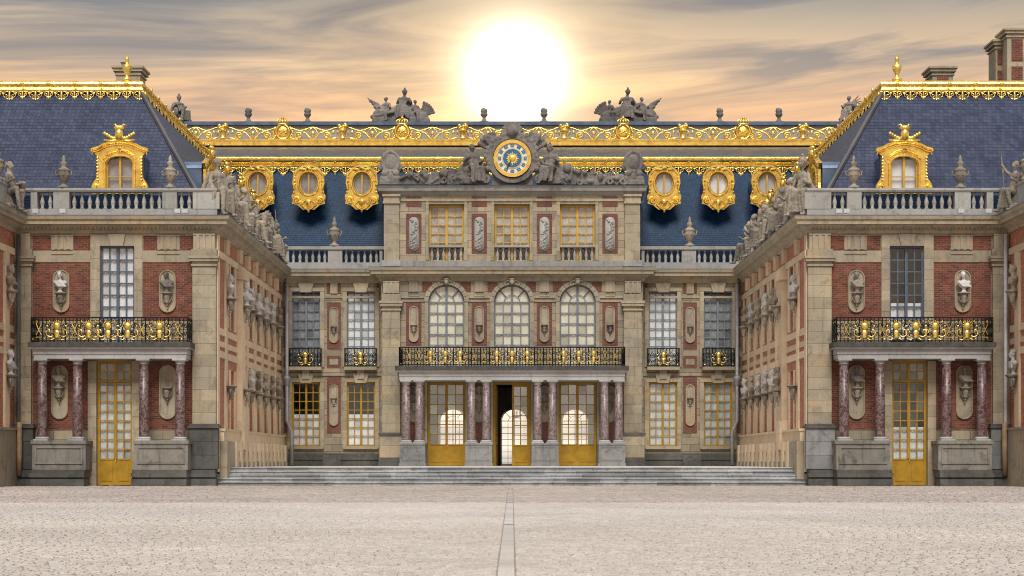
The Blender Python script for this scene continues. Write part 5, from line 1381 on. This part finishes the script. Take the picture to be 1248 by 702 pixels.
for k in range(12):
    a = 2 * PI * k / 12
    km = kx @ Matrix.Rotation(a, 4, 'Y') @ T((0, 0, .70))
    MB().box(-.105, .105, -.012, -.0005, -.085, .085).build('numeral_plate', 'enamel_blue', clk, km)
    cu = bpy.data.curves.new('numeral', 'FONT'); cu.body = num[k]; cu.size = .15; cu.align_x = 'CENTER'; cu.align_y = 'CENTER'; cu.extrude = .004
    fo = bpy.data.objects.new('numeral', cu); COL.objects.link(fo); bpy.context.view_layer.update()
    nm = bpy.data.meshes.new_from_object(fo.evaluated_get(bpy.context.evaluated_depsgraph_get())); bpy.data.objects.remove(fo)
    nm.materials.clear(); nm.materials.append(M['gold_fine'])
    link('numeral', nm, clk, mx=km @ T((0, -.018, 0)) @ Matrix.Rotation(PI / 2, 4, 'X'))
MB().prism([(-.02, 0), (.02, 0), (.045, .5), (0, .66), (-.045, .5)], -.055, -.04).build('hand', 'black_hand', clk, kx @ Matrix.Rotation(R(208), 4, 'Y'))

cs = MB(); rc = random.Random(6); cz = CK.z - ZP
cs.ring(circle(0, cz, 1.36, 1.36, 40), circle(0, cz, 1.06, 1.06, 40), -.05, .5)
cs.prism([(-1.15, 0), (1.15, 0), (1.0, .9), (-1.0, .9)], .2, .7)
for k in range(26):                                       # scrolled rim and leafage
    a = -PI * .12 + PI * 1.24 * k / 25; r = 1.34 + rc.uniform(-.05, .14)
    cs.ball((r * math.cos(a), .05, cz + r * math.sin(a)), (.17, .16, .17), 8, 6)
cs.ball((0, -.05, cz + 1.5), (.34, .25, .34), 10, 8); cs.ball((0, -.12, cz + 1.42), (.18, .2, .22), 10, 8)
for k in range(9):
    a = PI * k / 8; cap(cs, (0, .05, cz + 1.5), (.52 * math.cos(a), .05, cz + 1.52 + .46 * math.sin(a)), .1, .09)
for sx in (-1, 1):
    cs.tube([(sx * x, y, z) for x, y, z in spiral(1.5, .35, .36, 1.3, PI / 2, -1, y=.1)], .12, 8)
    cs.tube([(sx * x, y, z) for x, y, z in spiral(1.25, cz + 1.0, .26, 1.3, 0, 1, y=.1)], .1, 8)
    for k in range(5):                                    # fan of flags and palms behind the dial
        a = R(30 + 13 * k); cap(cs, (sx * .9, .3, cz + .3), (sx * (.9 + 1.05 * math.cos(a)), .3, cz + .3 + 1.15 * math.sin(a)), .08, .13)
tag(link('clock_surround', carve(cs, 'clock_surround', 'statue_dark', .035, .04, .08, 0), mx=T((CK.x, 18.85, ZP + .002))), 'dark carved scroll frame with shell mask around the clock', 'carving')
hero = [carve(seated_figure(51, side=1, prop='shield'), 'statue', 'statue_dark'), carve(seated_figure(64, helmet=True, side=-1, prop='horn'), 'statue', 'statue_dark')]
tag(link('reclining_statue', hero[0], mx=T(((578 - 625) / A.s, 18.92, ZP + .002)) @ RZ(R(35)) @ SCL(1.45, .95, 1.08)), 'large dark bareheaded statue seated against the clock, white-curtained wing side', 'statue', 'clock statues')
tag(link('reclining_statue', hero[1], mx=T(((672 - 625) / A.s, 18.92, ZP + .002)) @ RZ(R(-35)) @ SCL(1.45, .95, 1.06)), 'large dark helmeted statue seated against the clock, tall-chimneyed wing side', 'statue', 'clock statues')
def pile(seed):
    r = random.Random(seed); mb = MB()
    mb.prism([(-2.0, 0), (2.0, 0), (2.0, .9), (.6, .75), (-2.0, .35)], -.2, .35)
    for k in range(48):
        x = r.uniform(-2.0, 2.0); zm = .45 + .65 * (x + 2.0) / 4.0
        p = (x, r.uniform(-.32, .1), r.uniform(.08, zm)); k_ = k % 4
        if k_ == 0: mb.ball(p, (r.uniform(.14, .3), .13, r.uniform(.14, .28)), 8, 6)
        elif k_ == 1: cap(mb, p, (p[0] + r.uniform(-.6, .6), p[1], max(.1, min(zm + .15, p[2] + r.uniform(-.3, .4)))), .09, .05)
        elif k_ == 2: mb.tube([(p[0] + q[0], p[1], p[2] + q[2]) for q in spiral(0, 0, r.uniform(.16, .26), 1.2, r.uniform(0, 6), 1, 12)], .06, 6)
        else: mb.ball(p, r.uniform(.1, .17), 8, 6)
    return carve(mb, 'armour_pile', 'statue_dark', .027, .035, .06, 0)
for sg, sd in ((-1, 3), (1, 9)):
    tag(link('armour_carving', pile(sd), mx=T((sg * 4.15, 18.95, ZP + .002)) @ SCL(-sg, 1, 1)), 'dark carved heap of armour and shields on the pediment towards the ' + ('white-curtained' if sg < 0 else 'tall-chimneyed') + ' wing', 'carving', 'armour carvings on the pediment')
    ec = MB(); r = random.Random(sd)
    ec.ball((0, 0, 1.25), (.42, .2, .52), 12, 10); ec.tube([(x, -.05, z) for x, z in circle(0, 1.25, .46, .56, 20)] + [(0, -.05, 1.81)], .11, 8); ec.ball((0, -.05, 1.82), (.2, .15, .13), 8, 6)
    ec.box(-.6, .6, -.25, .3, 0, .22)
    for sx in (-1, 1):
        ec.ball((sx * .34, -.12, .62), (.17, .17, .19), 10, 8); ec.ball((sx * .36, -.05, .3), (.26, .22, .26), 10, 8); cap(ec, (sx * .4, -.1, .4), (sx * .1, -.2, .75), .08, .06); ec.tube([(sx * x, 0, z) for x, _, z in spiral(.5, .95, .18, 1.2, 0, 1)], .07, 6)
    ec.ball((0, -.05, .5), (.2, .2, .35), 8, 6)
    tag(link('carved_cartouche', carve(ec, 'carved_cartouche', 'statue_dark', .035, .04, .1, 1), mx=T((sg * 6.68, 18.98, ZP + .002))), 'dark oval cartouche with cherubs at the end of the pediment towards the ' + ('white-curtained' if sg < 0 else 'tall-chimneyed') + ' wing', 'carving', 'end cartouches of the pediment')
